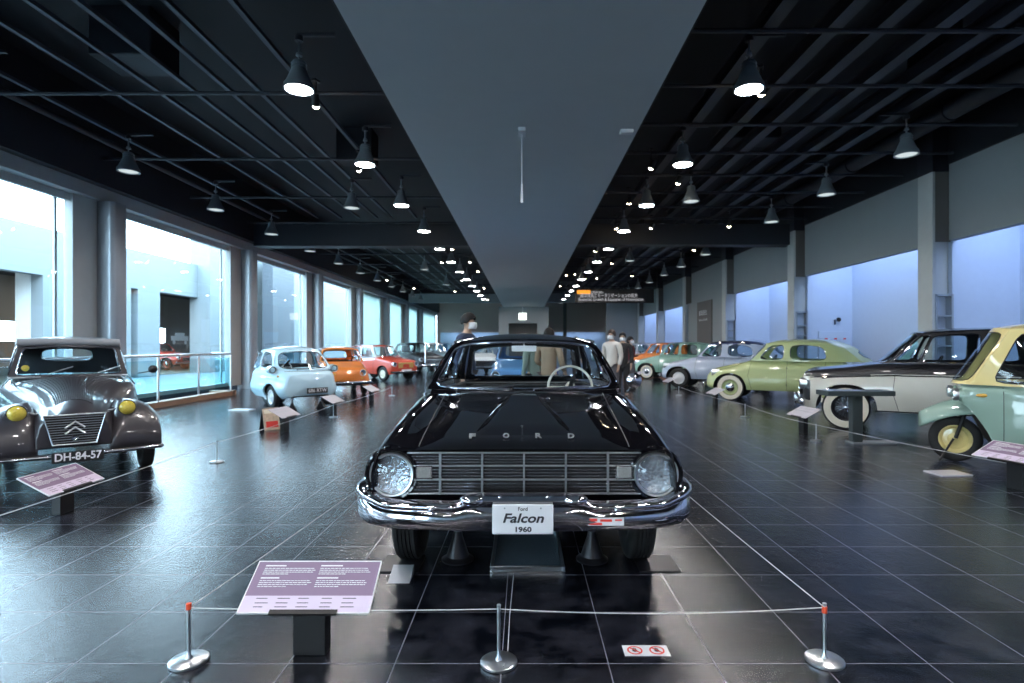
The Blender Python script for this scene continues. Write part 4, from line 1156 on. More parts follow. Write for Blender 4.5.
def std(wb, fo, ro, hw, R, zb, znose, zcowl, zbelt, ztail, ycowl, ycab, r=.14, rx=.16, nose=.18, tail=.2, narrow=.88, arch=None, zfn=None, ztrunk=None, valley=0, smn=.72, smt=.7, bulge=.05):
    a = arch or R * 1.28
    zfn = zfn or znose; ztrunk = ztrunk or lerp(zbelt, ztail, .4)
    return dict(W=pch([(-fo, hw * narrow), (-fo * .5, hw * lerp(narrow, 1, .7)), (0.1, hw * .985), (wb * .5, hw), (wb, hw * .985), (wb + ro, hw * narrow)]),
                Zs=pch([(-fo, zfn), (0, lerp(zfn, zcowl, .5)), (ycowl, lerp(zcowl, zbelt, .6)), (ycab, zbelt), (wb + ro * .35, ztrunk - .02), (wb + ro, ztail)]),
                Zc=pch([(-fo, znose + .02), (-fo * .4, lerp(znose, zcowl, .35) + .02), (ycowl * .5, lerp(znose, zcowl, .8) + .02), (ycowl, zcowl + .02), (ycab, zbelt + .02), (wb + ro * .35, ztrunk), (wb + ro, ztail + .02)]),
                Zb=C(zb), lo=C(.93), hi=C(.95), r=C(r), rx=C(rx), valley=C(valley), arches=[(0, a, R * 2 + .05), (wb, a, R * 2 + .02)],
                ends=[(-fo, 1, nose, smn, lerp(zb, znose, .45), 1), (wb + ro, -1, tail, smt, lerp(zb, ztail, .45), 1)], span=(-fo, wb + ro), cabin=(ycowl, ycab), bulge=bulge, floor=zb + .1, n1=8, n3=8, ny=30)

def car_common(t, S, G, mat, roofmat, wh, hw, R, wb, tw=.14, track=None, white=None, tyre_in=.02, rimr=None, seat='seat', zseat=.85, ycab=(.9, 1.8), mirrors=False, under=True):
    b = body_mesh(S, t, mat)
    gh = greenhouse(S, G, t, roofmat)
    for y in (0, wb):
        x = min(side_x(S, y, R * 2 + .1), hw) - tw / 2 - tyre_in
        for sg in (1, -1): wheel(t, sg * x, y, R, tw, rimr or R * .58, wh, sg, white=white)
    w = hw * .82
    for ys in ycab: obj('seat', MB().box(-w, w, ys - .40, ys, S['floor'], S['floor'] + .22).box(-w, w, ys - .04, ys + .10, S['floor'] + .1, zseat), seat, t, bevel=.04)
    return b, gh
def nose_light(t, S, x, z, R, mat='chrome', lens=None, out=.03, tilt=0):
    y = S['span'][0]
    while y < .3 and (side_x(S, y, z) < x - R * .1 or section(S, y)[0][-1][1] < z + R * .4): y += .01
    for sg in (1, -1): headlight(t, sg * x, y - out, z, R, mat, .14 + out, lens)
    return y
def blade(t, pts, z, h=.09, mat='chrome', name='front_bumper'):
    pr = [(-.02, z), (.015, z), (.035, z + h * .3), (.035, z + h * .7), (.015, z + h), (-.02, z + h)]
    return obj(name, MB().sweep([(x, y, 0) for x, y in pts], pr), mat, t, sharp=60)
def arc(hw, y, curve, wrap=.25, n=20, rear=False):
    out = []
    for k in range(n + 1):
        u = lerp(-1, 1, k / n); x = hw * math.sin(u * PI / 2 * .98) ; yy = y + curve * (1 - math.cos(u * PI / 2 * .98)) * 1.0
        out.append((x, yy))
    if rear: out = [(-x, y - (yy - y)) for x, yy in out]
    return out

# ---- pale green-yellow saloon with whitewalls
M['lime'] = paint('lime_green_paint', (.44, .52, .24)); M['skyblue'] = paint('pale_blue_paint', (.42, .50, .64)); M['navy'] = paint('navy_paint', (.03, .045, .13))
M['mint'] = paint('mint_green_paint', (.23, .42, .33)); M['orange_paint'] = paint('orange_paint', (.80, .22, .03)); M['red_paint'] = paint('red_paint', (.62, .07, .035))
M['isetta_blue'] = paint('light_blue_paint', (.58, .82, .95)); M['mid_blue'] = paint('blue_paint', (.07, .22, .46)); M['deepblue'] = paint('deep_blue_paint', (.03, .12, .30))
M['cream'] = paint('cream_paint', (.66, .65, .58)); M['car_black'] = paint('black_paint', (.008, .008, .012)); M['grey2cv'] = pbr('dark_grey_paint', (.034, .031, .038), .38, 0, .45, .02)
M['teal'] = paint('sage_green_paint', (.25, .38, .32)); M['yellow'] = paint('pale_yellow_paint', (.74, .62, .26)); M['white_paint'] = paint('white_paint', (.70, .72, .74)); M['canvas'] = pbr('grey_canvas', (.30, .31, .33), .7)
M['teal_blue'] = paint('grey_blue_paint', (.20, .32, .38)); M['ivory_paint'] = paint('ivory_paint', (.70, .66, .52)); M['gold'] = pbr('gold_grille', (.62, .42, .14), .3, .5)
RROW = heading(-.85, .53)

t = thing('lime_green_car', 'lime green rounded car with whitewall tyres parked in the alcove side row', 'car')
S = std(2.10, .62, .92, .71, .30, .27, .70, .95, .98, .55, .52, 2.35, r=.30, rx=.26, nose=.30, tail=.75, narrow=.86, zfn=.66, ztrunk=.93, valley=.03, smn=.5, smt=.45)
G = dict(XB=[(.50, .60), (1.2, .665), (2.3, .58), (2.7, .42)], XT=[(.85, .50), (1.3, .53), (2.0, .47), (2.4, .36)], ZB=[(.5, .96), (2.7, .95)], ZT=[(.85, 1.36), (1.4, 1.40), (2.1, 1.34), (2.4, 1.26)],
         side=[(.48, .84), (.60, .92), (1.22, 1.22), (1.30, 1.30), (2.12, 2.0), (2.75, 2.40)], kinds=[('b',), ('g', (.03, .06, .08, .14), 4.5), ('b',), ('g', (.04, .04, .08, .16), 4.0), ('b',)],
         bulge_f=(.12, .10), bulge_r=(.22, .20), crown=.07, rail=None, trim='chrome_dark', tr=.006, rm=(.2, .2, .25, .25), rp=3, sb=.03, glass='glass')
car_common(t, S, G, 'lime', 'lime', dict(rim='lime', cap='chrome', cr=.6), .71, .31, 2.10, .14, white=(.10, .84), ycab=(1.15, 1.95))
seam(t, S, [(.48, .92), (.42, .6), (.50, .30)]); seam(t, S, [(1.26, .95), (1.26, .29)]); seam(t, S, [(2.05, .95), (1.98, .62), (1.80, .42)])
for z in (.42, .80): seam(t, S, [(1.245, z), (1.275, z)], 'door_hinge', .012, 'black')
blade(t, arc(.70, -.70, .12), .34, .08); blade(t, arc(.70, 3.08, .12, rear=True), .34, .08, name='rear_bumper')
nose_light(t, S, .50, .66, .085)
steering(t, .33, .92, .93, .19, 'dark')
place_by_wheel(t, 4.93, 13.76, .64, 0, RROW) if False else place_by_wheel(t, 4.95, 13.70, .64, 0, RROW)
lime = t

# ---- two-tone saloon
t = thing('two_tone_saloon_car', 'cream and black two-tone saloon with wire pattern wheels beside the kiosk table', 'car')
S = std(2.44, .62, 1.02, .77, .33, .30, .91, 1.05, 1.04, .84, .56, 2.75, r=.13, rx=.17, nose=.16, tail=.18, narrow=.93, zfn=.90, ztrunk=.98, smn=.80, smt=.8)
S['r'] = pch([(-.62, .06), (-.3, .12), (.6, .16), (3.4, .15)])
G = dict(XB=[(.62, .64), (1.4, .68), (2.5, .67), (3.0, .60)], XT=[(1.1, .53), (1.8, .56), (2.6, .53)], ZB=[(.5, 1.045), (3.0, 1.035)], ZT=[(1.0, 1.51), (1.8, 1.545), (2.6, 1.50)],
         side=[(.55, 1.02), (.95, 1.14), (1.72, 1.72), (1.80, 1.80), (2.40, 2.30), (2.85, 2.62)], kinds=[('g', (.12, .05, .06, .10), 9), ('g', (.03, .04, .06, .10), 8), ('b',), ('g', (.04, .05, .06, .12), 7), ('g', (.12, .25, .2, .2), 3)],
         bulge_f=(.14, .10), bulge_r=(.14, .12), crown=.05, rm=(.1, .1, .15, .15), glass='glass', tr=.010)
b, gh = car_common(t, S, G, 'cream', 'car_black', dict(rim='kiosk_dark', cap='chrome', cr=.34, spokes=44), .77, .34, 2.44, .15, white=(.06, .80), ycab=(1.6, 2.4), rimr=.20)
two_tone(b, 'car_black', lambda c: c.z > S['Zs'](c.y) - S['r'](c.y) * 1.12 or (c.y < -.50 and c.z > .42 and abs(c.x) > .1 and c.z < .75))
seam(t, S, [(-.5, .81), (.6, .865), (3.2, .86)], 'side_moulding', .010, 'chrome', off=.002); seam(t, S, [(.66, .95), (.62, .6), (.70, .32)]); seam(t, S, [(1.76, .95), (1.76, .32)]); seam(t, S, [(.4, .315), (2.05, .315)], 'sill_moulding', .010, 'chrome')
seam(t, S, [(.66, .985), (2.8, .98)], 'belt_moulding', .008, 'chrome')
handle(t, S, 1.55, .88); handle(t, S, 2.30, .88)
blade(t, arc(.78, -.72, .14), .36, .11); blade(t, arc(.78, 3.52, .14, rear=True), .36, .11, name='rear_bumper')
for X in (-.35, .35): obj('overrider', MB().ellipsoid((X, -.74, .43), (.035, .04, .10)), 'chrome', t)
g = obj('grille', MB().box(-.42, .42, -.685, -.66, .50, .72), 'grille_dark', t, smooth=False, bevel=.02)
obj('grille_bars', MB().box(-.43, .43, -.70, -.68, .715, .735).box(-.43, .43, -.70, -.68, .49, .51).box(-.43, .43, -.70, -.68, .60, .62), 'chrome', g, smooth=False)
nose_light(t, S, .60, .70, .095)
obj('bonnet_ornament', MB().box(-.01, .01, -.45, -.25, .89, .91).tube([(0, -.45, .9), (0, -.36, .955), (0, -.25, .91)], .010, 6), 'chrome', t)
steering(t, .36, 1.18, .98, .20, 'dark')
place_by_wheel(t, 5.09, 9.0, .68, 0, heading(-.86, .51))

# ---- pale blue car with navy roof
t = thing('pale_blue_car', 'pale blue rounded car with a navy roof behind the lime green one', 'car')
S = std(2.27, .62, .9, .74, .31, .30, .72, .96, .98, .62, .55, 2.5, r=.26, rx=.24, nose=.3, tail=.5, narrow=.88, zfn=.70, ztrunk=.92, valley=.02, smn=.55, smt=.5)
G = dict(XB=[(.55, .62), (1.4, .67), (2.4, .60), (2.85, .45)], XT=[(.95, .50), (1.5, .53), (2.2, .48), (2.5, .38)], ZB=[(.55, .97), (2.9, .95)], ZT=[(.95, 1.38), (1.5, 1.41), (2.2, 1.36), (2.5, 1.30)],
         side=[(.56, .95), (.62, 1.0), (1.30, 1.30), (1.42, 1.42), (2.25, 2.1), (2.85, 2.50)], kinds=[('b',), ('g', (.03, .05, .06, .12), 6), ('b',), ('g', (.06, .06, .08, .16), 3.2), ('b',)],
         bulge_f=(.12, .10), bulge_r=(.2, .16), crown=.06, rail='chrome', tr=.008, glass='glass', rm=(.15, .15, .2, .2), rp=4)
b, gh = car_common(t, S, G, 'skyblue', 'skyblue', dict(rim='wheel_white', cap='wheel_white', cr=.9), .74, .31, 2.27, .14, ycab=(1.25, 2.1))
two_tone(gh['roof'], 'navy', lambda c: c.z > 1.35)
seam(t, S, [(.55, .92), (.50, .6), (.58, .33)]); seam(t, S, [(1.36, .95), (1.36, .33)]); blade(t, arc(.72, -.70, .12), .36, .08); blade(t, arc(.72, 3.2, .12, rear=True), .36, .08, name='rear_bumper')
nose_light(t, S, .52, .68, .085)
steering(t, .33, 1.0, .95, .19, 'dark')
place_by_wheel(t, 4.78, 17.6, .66, 0, RROW)

# ---- mint green small car
t = thing('mint_green_car', 'mint green small car next in the row after the pale blue one', 'car')
S = std(2.0, .60, .75, .70, .29, .28, .70, .93, .95, .62, .50, 2.2, r=.24, rx=.22, nose=.28, tail=.4, narrow=.88, zfn=.69, ztrunk=.9, valley=.02, smn=.55, smt=.5)
G = dict(XB=[(.5, .60), (1.2, .65), (2.1, .60), (2.5, .48)], XT=[(.8, .50), (1.3, .53), (2.0, .49), (2.2, .42)], ZB=[(.5, .94), (2.6, .93)], ZT=[(.8, 1.37), (1.3, 1.40), (2.0, 1.37), (2.3, 1.32)],
         side=[(.52, .84), (.60, .90), (1.28, 1.28), (1.34, 1.34), (2.02, 1.95), (2.45, 2.25)], kinds=[('b',), ('g',), ('b',), ('g', (.04, .05, .06, .1), 5), ('b',)],
         bulge_f=(.12, .09), bulge_r=(.14, .10), crown=.05, rail='chrome', glass='glass', rm=(.15, .15, .2, .2))
car_common(t, S, G, 'mint', 'mint', dict(rim='wheel_white', cap='chrome', cr=.6), .70, .29, 2.0, .13, ycab=(1.15, 1.9), white=(.1, .6))
seam(t, S, [(.52, .9), (.5, .33)]); seam(t, S, [(1.31, .93), (1.31, .31)]); blade(t, arc(.70, -.68, .12), .34, .08); blade(t, arc(.7, 2.8, .12, rear=True), .34, .08, name='rear_bumper')
nose_light(t, S, .50, .66, .08)
place_by_wheel(t, 4.8, 22.3, .62, 0, RROW)
mint = t
def copy_paint(src, name, label, a, b, extra=None):
    t = dup(src, None, None, label); t.name = name
    ids = [t]
    for o in [o for o in bpy.data.objects if o.parent == t]:
        for i, m_ in enumerate(o.data.materials):
            if m_ == M[a]:
                o.data = o.data.copy(); o.data.materials[i] = M[b]
    return t
t = copy_paint(mint, 'orange_saloon_car', 'orange car seen over the bonnet of the mint green one', 'mint', 'orange_paint'); place_by_wheel(t, 5.15, 26.8, .62, 0, RROW)
t = copy_paint(mint, 'white_saloon_car', 'pale car with blue windows beyond the orange one in the alcove row', 'mint', 'skyblue'); place_by_wheel(t, 5.0, 31.5, .62, 0, RROW)
t = copy_paint(lime, 'pale_green_car', 'pale green car mostly hidden behind the tail of the lime green one', 'lime', 'mint'); place_by_wheel(t, 8.35, 15.2, -.64, 0, heading(-.95, .3)); t.location.x = 8.9; t.location.y = 14.6

# ---- orange baby car, window side row
LROW = heading(.60, -.80)
t = thing('orange_car', 'small orange car with grey bumper parked behind the pale blue bubble car', 'car')
S = std(1.84, .52, .60, .66, .26, .24, .70, .86, .88, .60, .38, 1.95, r=.26, rx=.20, nose=.22, tail=.4, narrow=.90, zfn=.70, smn=.70, smt=.5, arch=.34)
G = dict(XB=[(.4, .575), (1.2, .60), (2.0, .53)], XT=[(.68, .47), (1.2, .49), (1.7, .44)], ZB=[(.3, .87), (2.1, .88)], ZT=[(.68, 1.21), (1.2, 1.235), (1.75, 1.19)],
         side=[(.40, .68), (.48, .74), (1.22, 1.18), (1.30, 1.25), (1.85, 1.6), (2.05, 1.78)], kinds=[('b',), ('g',), ('b',), ('g', (.05, .06, .06, .1), 5), ('b',)],
         bulge_f=(.10, .07), bulge_r=(.12, .08), crown=.05, rail='chrome', glass='clear', rm=(.15, .15, .15, .15), tr=.008)
car_common(t, S, G, 'orange_paint', 'orange_paint', dict(rim='wheel_white', cap='chrome', cr=.6), .66, .26, 1.84, .125, ycab=(1.0, 1.6), seat='seat_red')
blade(t, arc(.64, -.60, .12), .30, .09, 'chrome_dark'); blade(t, arc(.64, 2.46, .12, rear=True), .30, .09, name='rear_bumper')
for sg in (1, -1):
    obj('turn_signal', MB().ellipsoid((sg * .40, -.515, .46), (.03, .02, .022)), 'amber', t)
nose_light(t, S, .43, .60, .085)
seam(t, S, [(.42, .85), (.38, .55), (.42, .28)]); seam(t, S, [(1.25, .85), (1.22, .28)])
obj('nose_badge', MB().box(-.14, .14, -.515, -.50, .565, .58).lathe([(0, -.53), (.04, -.52), (.045, -.50)], 'y', 16, (0, 0, .572)), 'chrome', t, smooth=False)
steering(t, .28, .62, .86, .17, 'dark')
place_by_wheel(t, -4.85, 15.3, 0, 0, heading(.42, -.90))

# ---- red car
t = thing('red_car', 'small boxy red car with a white side band and cream wheels', 'car')
S = std(2.03, .52, .50, .70, .26, .25, .76, .88, .88, .80, .45, 2.25, r=.12, rx=.14, nose=.16, tail=.14, narrow=.92, zfn=.75, smn=.8, smt=.85, arch=.33)
G = dict(XB=[(.4, .60), (1.2, .63), (2.3, .60)], XT=[(.75, .50), (1.4, .53), (2.2, .50)], ZB=[(.4, .885), (2.4, .885)], ZT=[(.75, 1.28), (1.4, 1.31), (2.2, 1.27)],
         side=[(.45, .76), (.52, .82), (1.30, 1.30), (1.36, 1.36), (2.28, 2.05), (2.42, 2.22)], kinds=[('b',), ('g',), ('b',), ('g',), ('b',)],
         bulge_f=(.10, .07), bulge_r=(.06, .05), crown=.04, rail='chrome', glass='clear', rm=(.1, .1, .12, .12))
b, gh = car_common(t, S, G, 'red_paint', 'red_paint', dict(rim='cream_rim', cap='cream_rim', cr=.8), .70, .26, 2.03, .13, ycab=(1.15, 1.95), seat='seat_red')
two_tone(b, 'white_paint', lambda c: .74 < c.z < .86 and c.y > .45 and abs(c.x) > .55); two_tone(gh['roof'], 'white_paint', lambda c: c.z < 1.27 and abs(c.x) > .4)
g = obj('grille', MB().box(-.36, .36, -.565, -.535, .48, .68), 'gold', t, bevel=.03)
obj('number_plate', MB().box(-.24, .24, -.60, -.585, .31, .43), 'white_plate', t, smooth=False, bevel=.006)
text('lettering', '1960', .08, 'ink', t, loc=(0, -.603, .37)) if False else None
blade(t, arc(.66, -.58, .10), .30, .07); blade(t, arc(.66, 2.54, .10, rear=True), .30, .07, name='rear_bumper')
nose_light(t, S, .52, .62, .085)
seam(t, S, [(.5, .85), (.5, .28)]); seam(t, S, [(1.33, .85), (1.33, .28)])
steering(t, .3, .75, .88, .18, 'dark')
place_by_wheel(t, -4.95, 21.2, .62, 0, heading(.75, -.66)); place_by_wheel(t, -5.2, 21.0, -.62, 0, heading(.80, -.60))
redc = t

# ---- more cars down the window side
def sedan(name, label, mat, roof, wx, wy, hd, grille='chrome', whites=None, hw=.75):
    t = thing(name, label, 'car')
    S = std(2.4, .68, .95, hw, .31, .29, .78, .96, .96, .78, .6, 2.65, r=.14, rx=.18, nose=.18, tail=.2, narrow=.92, zfn=.80, ztrunk=.92, smn=.78, smt=.8)
    G = dict(XB=[(.6, .63), (1.4, .67), (2.8, .62)], XT=[(1.0, .52), (1.7, .55), (2.5, .51)], ZB=[(.6, .965), (2.9, .95)], ZT=[(1.0, 1.38), (1.7, 1.41), (2.5, 1.38)],
             side=[(.62, 1.0), (.72, 1.08), (1.62, 1.62), (1.70, 1.70), (2.30, 2.2), (2.85, 2.5)], kinds=[('b',), ('g',), ('b',), ('g',), ('b',)],
             bulge_f=(.14, .1), bulge_r=(.14, .1), crown=.05, rail='chrome', glass='clear', rm=(.1, .1, .12, .14))
    car_common(t, S, G, mat, roof, dict(rim=mat, cap='chrome', cr=.75), hw, .31, 2.4, .15, ycab=(1.5, 2.3), white=whites)
    obj('grille', MB().box(-.40, .40, -.74, -.70, .46, .66), 'grille_dark', t, bevel=.02)
    m = MB().box(-.42, .42, -.755, -.735, .655, .675).box(-.42, .42, -.755, -.735, .445, .465)
    for k in range(17): X = lerp(-.4, .4, k / 16); m.box(X - .006, X + .006, -.75, -.735, .46, .66)
    obj('grille_bars', m, grille, t, smooth=False)
    blade(t, arc(.76, -.76, .12), .33, .10); blade(t, arc(.76, 3.42, .12, rear=True), .33, .10, name='rear_bumper')
    nose_light(t, S, .57, .66, .09)
    seam(t, S, [(.66, .93), (.64, .33)]); seam(t, S, [(1.66, .93), (1.66, .33)]); seam(t, S, [(-.4, .72), (3.0, .74)], 'side_moulding', .008, 'chrome')
    steering(t, .34, 1.05, .95, .19, 'ivory')
    place_by_wheel(t, wx, wy, 0, 0, hd); return t
blue = sedan('blue_car', 'mid blue car with a chrome grille seen through the black saloon windscreen', 'mid_blue', 'mid_blue', -.06, 13.3, 0)
hl = heading(.55, -.83)
sedan('black_car', 'black car with chrome front parked just beyond the red car', 'car_black', 'car_black', -4.6, 27.0, hl)
sedan('grey_blue_car', 'grey blue car beyond the black one in the window side row', 'teal_blue', 'white_paint', -4.6, 31.5, hl)
sedan('blue_saloon_car', 'blue car far down the window side row, beyond the grey blue one', 'mid_blue', 'mid_blue', -4.4, 36.0, hl)
sedan('deep_blue_car', 'deep blue car at the far end of the window side row', 'deepblue', 'deepblue', -4.2, 40.6, hl)
sedan('pale_car', 'white car far behind the blue one in the middle of the hall', 'white_paint', 'white_paint', -1.8, 24.5, heading(.25, -.97))
sedan('teal_car', 'grey car at the far end of the alcove side row', 'teal_blue', 'teal_blue', 5.2, 36.5, RROW)
sedan('red_court_car', 'red car inside the wing across the court', 'red_paint', 'red_paint', -18.8, 30.8, heading(1, -.2))
sedan('black_court_car', 'dark car inside the wing across the court, behind the grey car', 'car_black', 'car_black', -18.5, 18.6, heading(1, -.2))
sedan('pale_court_car', 'pale car inside the wing beyond the glass railing', 'white_paint', 'white_paint', -18.8, 25.6, heading(1, -.1))

# ---- pale blue bubble car
t = thing('bubble_car', 'pale blue bubble car with a wide front door and black number plate', 'car')
S = dict(W=pch([(-.42, .60), (-.1, .68), (.3, .70), (1.0, .66), (1.6, .50), (1.95, .34)]), Zs=pch([(-.42, .76), (0, .84), (.8, .86), (1.5, .82), (1.95, .62)]), Zc=pch([(-.42, .78), (0, .88), (.8, .88), (1.5, .84), (1.95, .64)]),
         Zb=C(.24), lo=C(.84), hi=C(.93), r=C(.22), rx=C(.16), arches=[(0.02, .30, .55)], ends=[(-.42, 1, .26, .80, .52, 1.1), (1.95, -1, .6, .40, .5, 1)], span=(-.42, 1.94), cabin=(-.1, 1.4), bulge=.06, floor=.30, n1=9, n3=8, ny=30)
G = dict(XB=[(-.12, .60), (.5, .625), (1.3, .52), (1.6, .42)], XT=[(.22, .47), (.6, .50), (1.1, .42), (1.3, .35)], ZB=[(-.2, .82), (1.6, .83)], ZT=[(.2, 1.21), (.6, 1.24), (1.1, 1.22), (1.3, 1.18)],
         side=[(-.10, .22), (.0, .28), (.62, .66), (.68, .72), (1.35, 1.12), (1.55, 1.28)], kinds=[('b',), ('g', (.05, .05, .05, .12), 4.5), ('b',), ('g', (.05, .06, .06, .14), 4), ('b',)],
         bulge_f=(.22, .16), bulge_r=(.12, .1), crown=.07, rail=None, glass='clear', wm=(.05, .05, .06, .10), wp=5, rm=(.15, .15, .15, .2), rp=3, tr=.010, trim='chrome_dark')
body_mesh(S, t, 'isetta_blue'); gh = greenhouse(S, G, t, 'isetta_blue')
for sg in (1, -1):
    wheel(t, sg * .585, .02, .245, .115, .145, dict(rim='wheel_white', cap='wheel_white', cr=.5), sg, lift=.03)
    pod = obj('headlight_pod', MB().ellipsoid((sg * .655, -.02, .83), (.085, .13, .085), 20, 12), 'isetta_blue', t)
    headlight(t, sg * .655, -.13, .83, .078)
    obj('turn_signal', MB().ellipsoid((sg * .60, -.25, .70), (.022, .03, .022)), 'amber', t)
wheel(t, .14, 1.5, .245, .115, .145, dict(rim='wheel_white'), 1); wheel(t, -.14, 1.5, .245, .115, .145, dict(rim='wheel_white'), -1)
obj('seat', MB().box(-.5, .5, .75, 1.0, .4, .92), 'seat', t, bevel=.04)
steering(t, -.25, .35, .86, .17, 'ivory', -.5)
pl_ = obj('number_plate', MB().box(-.22, .22, -.01, .0, -.055, .055), 'black', t, smooth=False, loc=(0.10, -.508, .40), bevel=.004)
text('lettering', '686 RTW', .105, 'white_ink', pl_, loc=(0, -.012, 0), bold=.002, width=.39)
obj('door_seam', MB().tube([(x, -.505 + .16 * (x / .6) ** 2, .80 - .0 * x) for x in [lerp(-.52, .52, k / 16) for k in range(17)]], .004, 6), 'black', t)
wipers(t, gh['ws'], ((.3, .9),))
place_by_wheel(t, -4.66, 11.95, 0, 0, heading(.70, -.71))
bub = t
for X, lb in ((-.30, 'dark jack stand under the bubble car beside its pale wheel'), (.30, 'dark jack stand under the bubble car, near the orange car')):
    c_, s_ = math.cos(t.rotation_euler.z), math.sin(t.rotation_euler.z)
    jack(t.location.x + c_ * X + s_ * .22, t.location.y + s_ * X - c_ * .22, lb, .24)
o = obj('floor_plate', MB().box(-.22, .22, -.12, .12, 0, .02), 'white_plate', smooth=False); o.location = (-5.75, 11.6, 0); o.rotation_euler = (0, 0, -.1); tag(o, 'long pale floor plate beside the bubble car wheel', 'plate')

# ---- grey car with yellow lamps
t = thing('grey_car', 'dark grey car with separate wings, yellow headlamps and black plate DH-84-57', 'car')
S = dict(W=pch([(-.50, .30), (-.2, .345), (.3, .43), (.7, .56), (1.0, .66), (2.4, .68), (3.1, .60)]), Zs=pch([(-.50, .64), (-.2, .72), (.3, .80), (.9, .90), (2.4, .90), (3.1, .70)]), Zc=pch([(-.50, .68), (-.3, .76), (.2, .86), (.95, .97), (2.4, .95), (3.1, .74)]),
         Zb=pch([(-.5, .34), (0, .28), (3.1, .28)]), lo=C(1.0), hi=C(.95), r=pch([(-.5, .14), (.4, .22), (1, .12)]), rx=pch([(-.5, .14), (.4, .2), (1, .1)]), arches=[(2.4, .36, .62)], ends=[(-.5, 1, .08, .92, .5, 1), (3.1, -1, .5, .6, .5, 1)], span=(-.5, 3.09), cabin=(1.0, 2.6), bulge=.02, floor=.35, n1=9, n3=10, ny=34)
body_mesh(S, t, 'grey2cv')
G = dict(XB=[(1.0, .545), (2.6, .60)], XT=[(1.12, .46), (2.5, .50)], ZB=[(.9, .965), (2.8, .93)], ZT=[(1.12, 1.33), (1.8, 1.40), (2.5, 1.34)],
         side=[(1.0, 1.14), (1.08, 1.2), (1.75, 1.75), (1.83, 1.83), (2.40, 2.35), (2.95, 2.50)], kinds=[('b',), ('g',), ('b',), ('g', (.05, .06, .06, .1), 5), ('b',)],
         bulge_f=(.03, .02), bulge_r=(.12, .08), crown=.035, rail=None, glass='glass', wm=(.05, .05, .06, .10), wp=12, rm=(.24, .24, .42, .16), rp=3.5, tr=.007, trim='chrome_dark', wtop=.01)
gh = greenhouse(S, G, t, 'grey2cv')
m = MB(); rows = []
for k in range(9):
    a = PI * k / 8; rows.append([Vector((lerp(-.475, .475, j / 12), 1.13 - .045 * math.sin(a), 1.355 - .045 * math.cos(a) + .012 * (1 - lerp(-1, 1, j / 12) ** 2))) for j in range(13)])
m.grid(rows); obj('canvas_roof_edge', m, 'canvas', t)
obj('windscreen_rail', MB().tube([(-.55, .99, .965), (.55, .99, .965)], .012, 8), 'steel_grey', t)
# ribs of the corrugated bonnet
m = MB()
for k in range(21):
    u = lerp(-.86, .86, k / 20); P = []
    for j in range(12):
        y = lerp(-.2, .93, j / 11); p_, a_, b_, c_ = section(S, y); xt = p_[a_ + b_][0]; x = u * xt; P.append((x, y, top_z(S, abs(x), y) - .001))
    m.tube(P, .008, 6)
obj('bonnet_ribs', m, 'grey2cv', t)
# wings
for sg in (1, -1):
    w_ = MB(); rows = []
    for i in range(19):
        u = i / 18; th = lerp(-.18, PI * 1.02, u)   # front to back over the wheel
        y = -.50 * math.cos(th) * 1.02 + .02; z = .36 + .40 * max(math.sin(th), -.3)
        row = []
        row.append(Vector((sg * .27, y, z - .16 * max(math.sin(th), .15))))
        for j in range(13):
            v = j / 12; a = lerp(0, PI * .62, v)
            xx = sg * (lerp(.40, .60, .5) - .14 + .26 * math.sin(a) ** .8 if True else 0)
            zz = z - (.0 if v < .5 else (v - .5) * 2 * .16 * max(math.sin(th), .1))
            inner = .36; outer = .715
            x = lerp(inner, outer, math.sin(min(a, PI / 2))) if v < .8 else outer - (v - .8) * .06
            row.append(Vector((sg * x, y * (1 - .10 * v), z * (1 - .02 * v) - .20 * (1 - math.cos(a)) * max(math.sin(th), .15) + (0.0))))
        rows.append(row)
    w_.grid(rows)
    obj('front_wing', w_, 'grey2cv', t, solid=.008, sharp=70)
    hl_ = headlight(t, sg * .425, -.36, .69, .080, 'grey2cv', .10, 'yellow_lens')
    obj('lamp_stalk', MB().tube([(sg * .425, -.28, .70), (sg * .3, -.22, .66), (.0, -.22, .66)], .012, 6), 'steel_grey', t)
    wheel(t, sg * .62, 0, .29, .125, .20, dict(rim='cream_rim', cap='chrome', cr=.4), sg)
    wheel(t, sg * .60, 2.40, .29, .125, .20, dict(rim='cream_rim', cap='chrome', cr=.4), sg)
    blk = obj('lamp_bracket', MB().tube([(sg * .46, .80, .86), (sg * .52, .76, .98), (sg * .60, .82, .86)], .009, 6), 'steel', t)
gq = [(-.235, .665), (.235, .665), (.165, .385), (-.165, .385)]
gp = MB().add([(x, -.535, z) for x, z in gq] + [(x, -.505, z) for x, z in gq], [(0, 1, 2, 3), (4, 7, 6, 5), (0, 4, 5, 1), (1, 5, 6, 2), (2, 6, 7, 3), (3, 7, 4, 0)])
g = obj('grille', gp, 'grille_dark', t, smooth=False)
obj('grille_frame', MB().tube([(x, -.54, z) for x, z in gq], .009, 8, closed=True), 'steel', g)
m = MB()
for k in range(1, 12):
    z = lerp(.385, .665, k / 12); hw_ = lerp(.165, .235, k / 12); m.box(-hw_, hw_, -.541, -.535, z - .003, z + .003)
obj('grille_bars', m, 'steel_grey', g, smooth=False)
for dz in (0, -.055): obj('chevron', MB().tube([(-.075, -.552, .50 + dz + .04), (0, -.556, .60 + dz), (.075, -.552, .50 + dz + .04)], .010, 8), 'steel', g)
obj('crank_hole', MB().lathe([(.026, -.56), (.030, -.55), (.022, -.545), (0, -.545)], 'y', 20, (0, 0, .445)), 'chrome', g)
pl_ = obj('number_plate', MB().box(-.195, .195, -.008, .0, -.050, .050), 'black', t, smooth=False, loc=(0.02, -.665, .283), bevel=.004)
text('lettering', 'DH-84-57', .10, 'white_ink', pl_, loc=(0, -.010, 0), bold=.0025, width=.35)
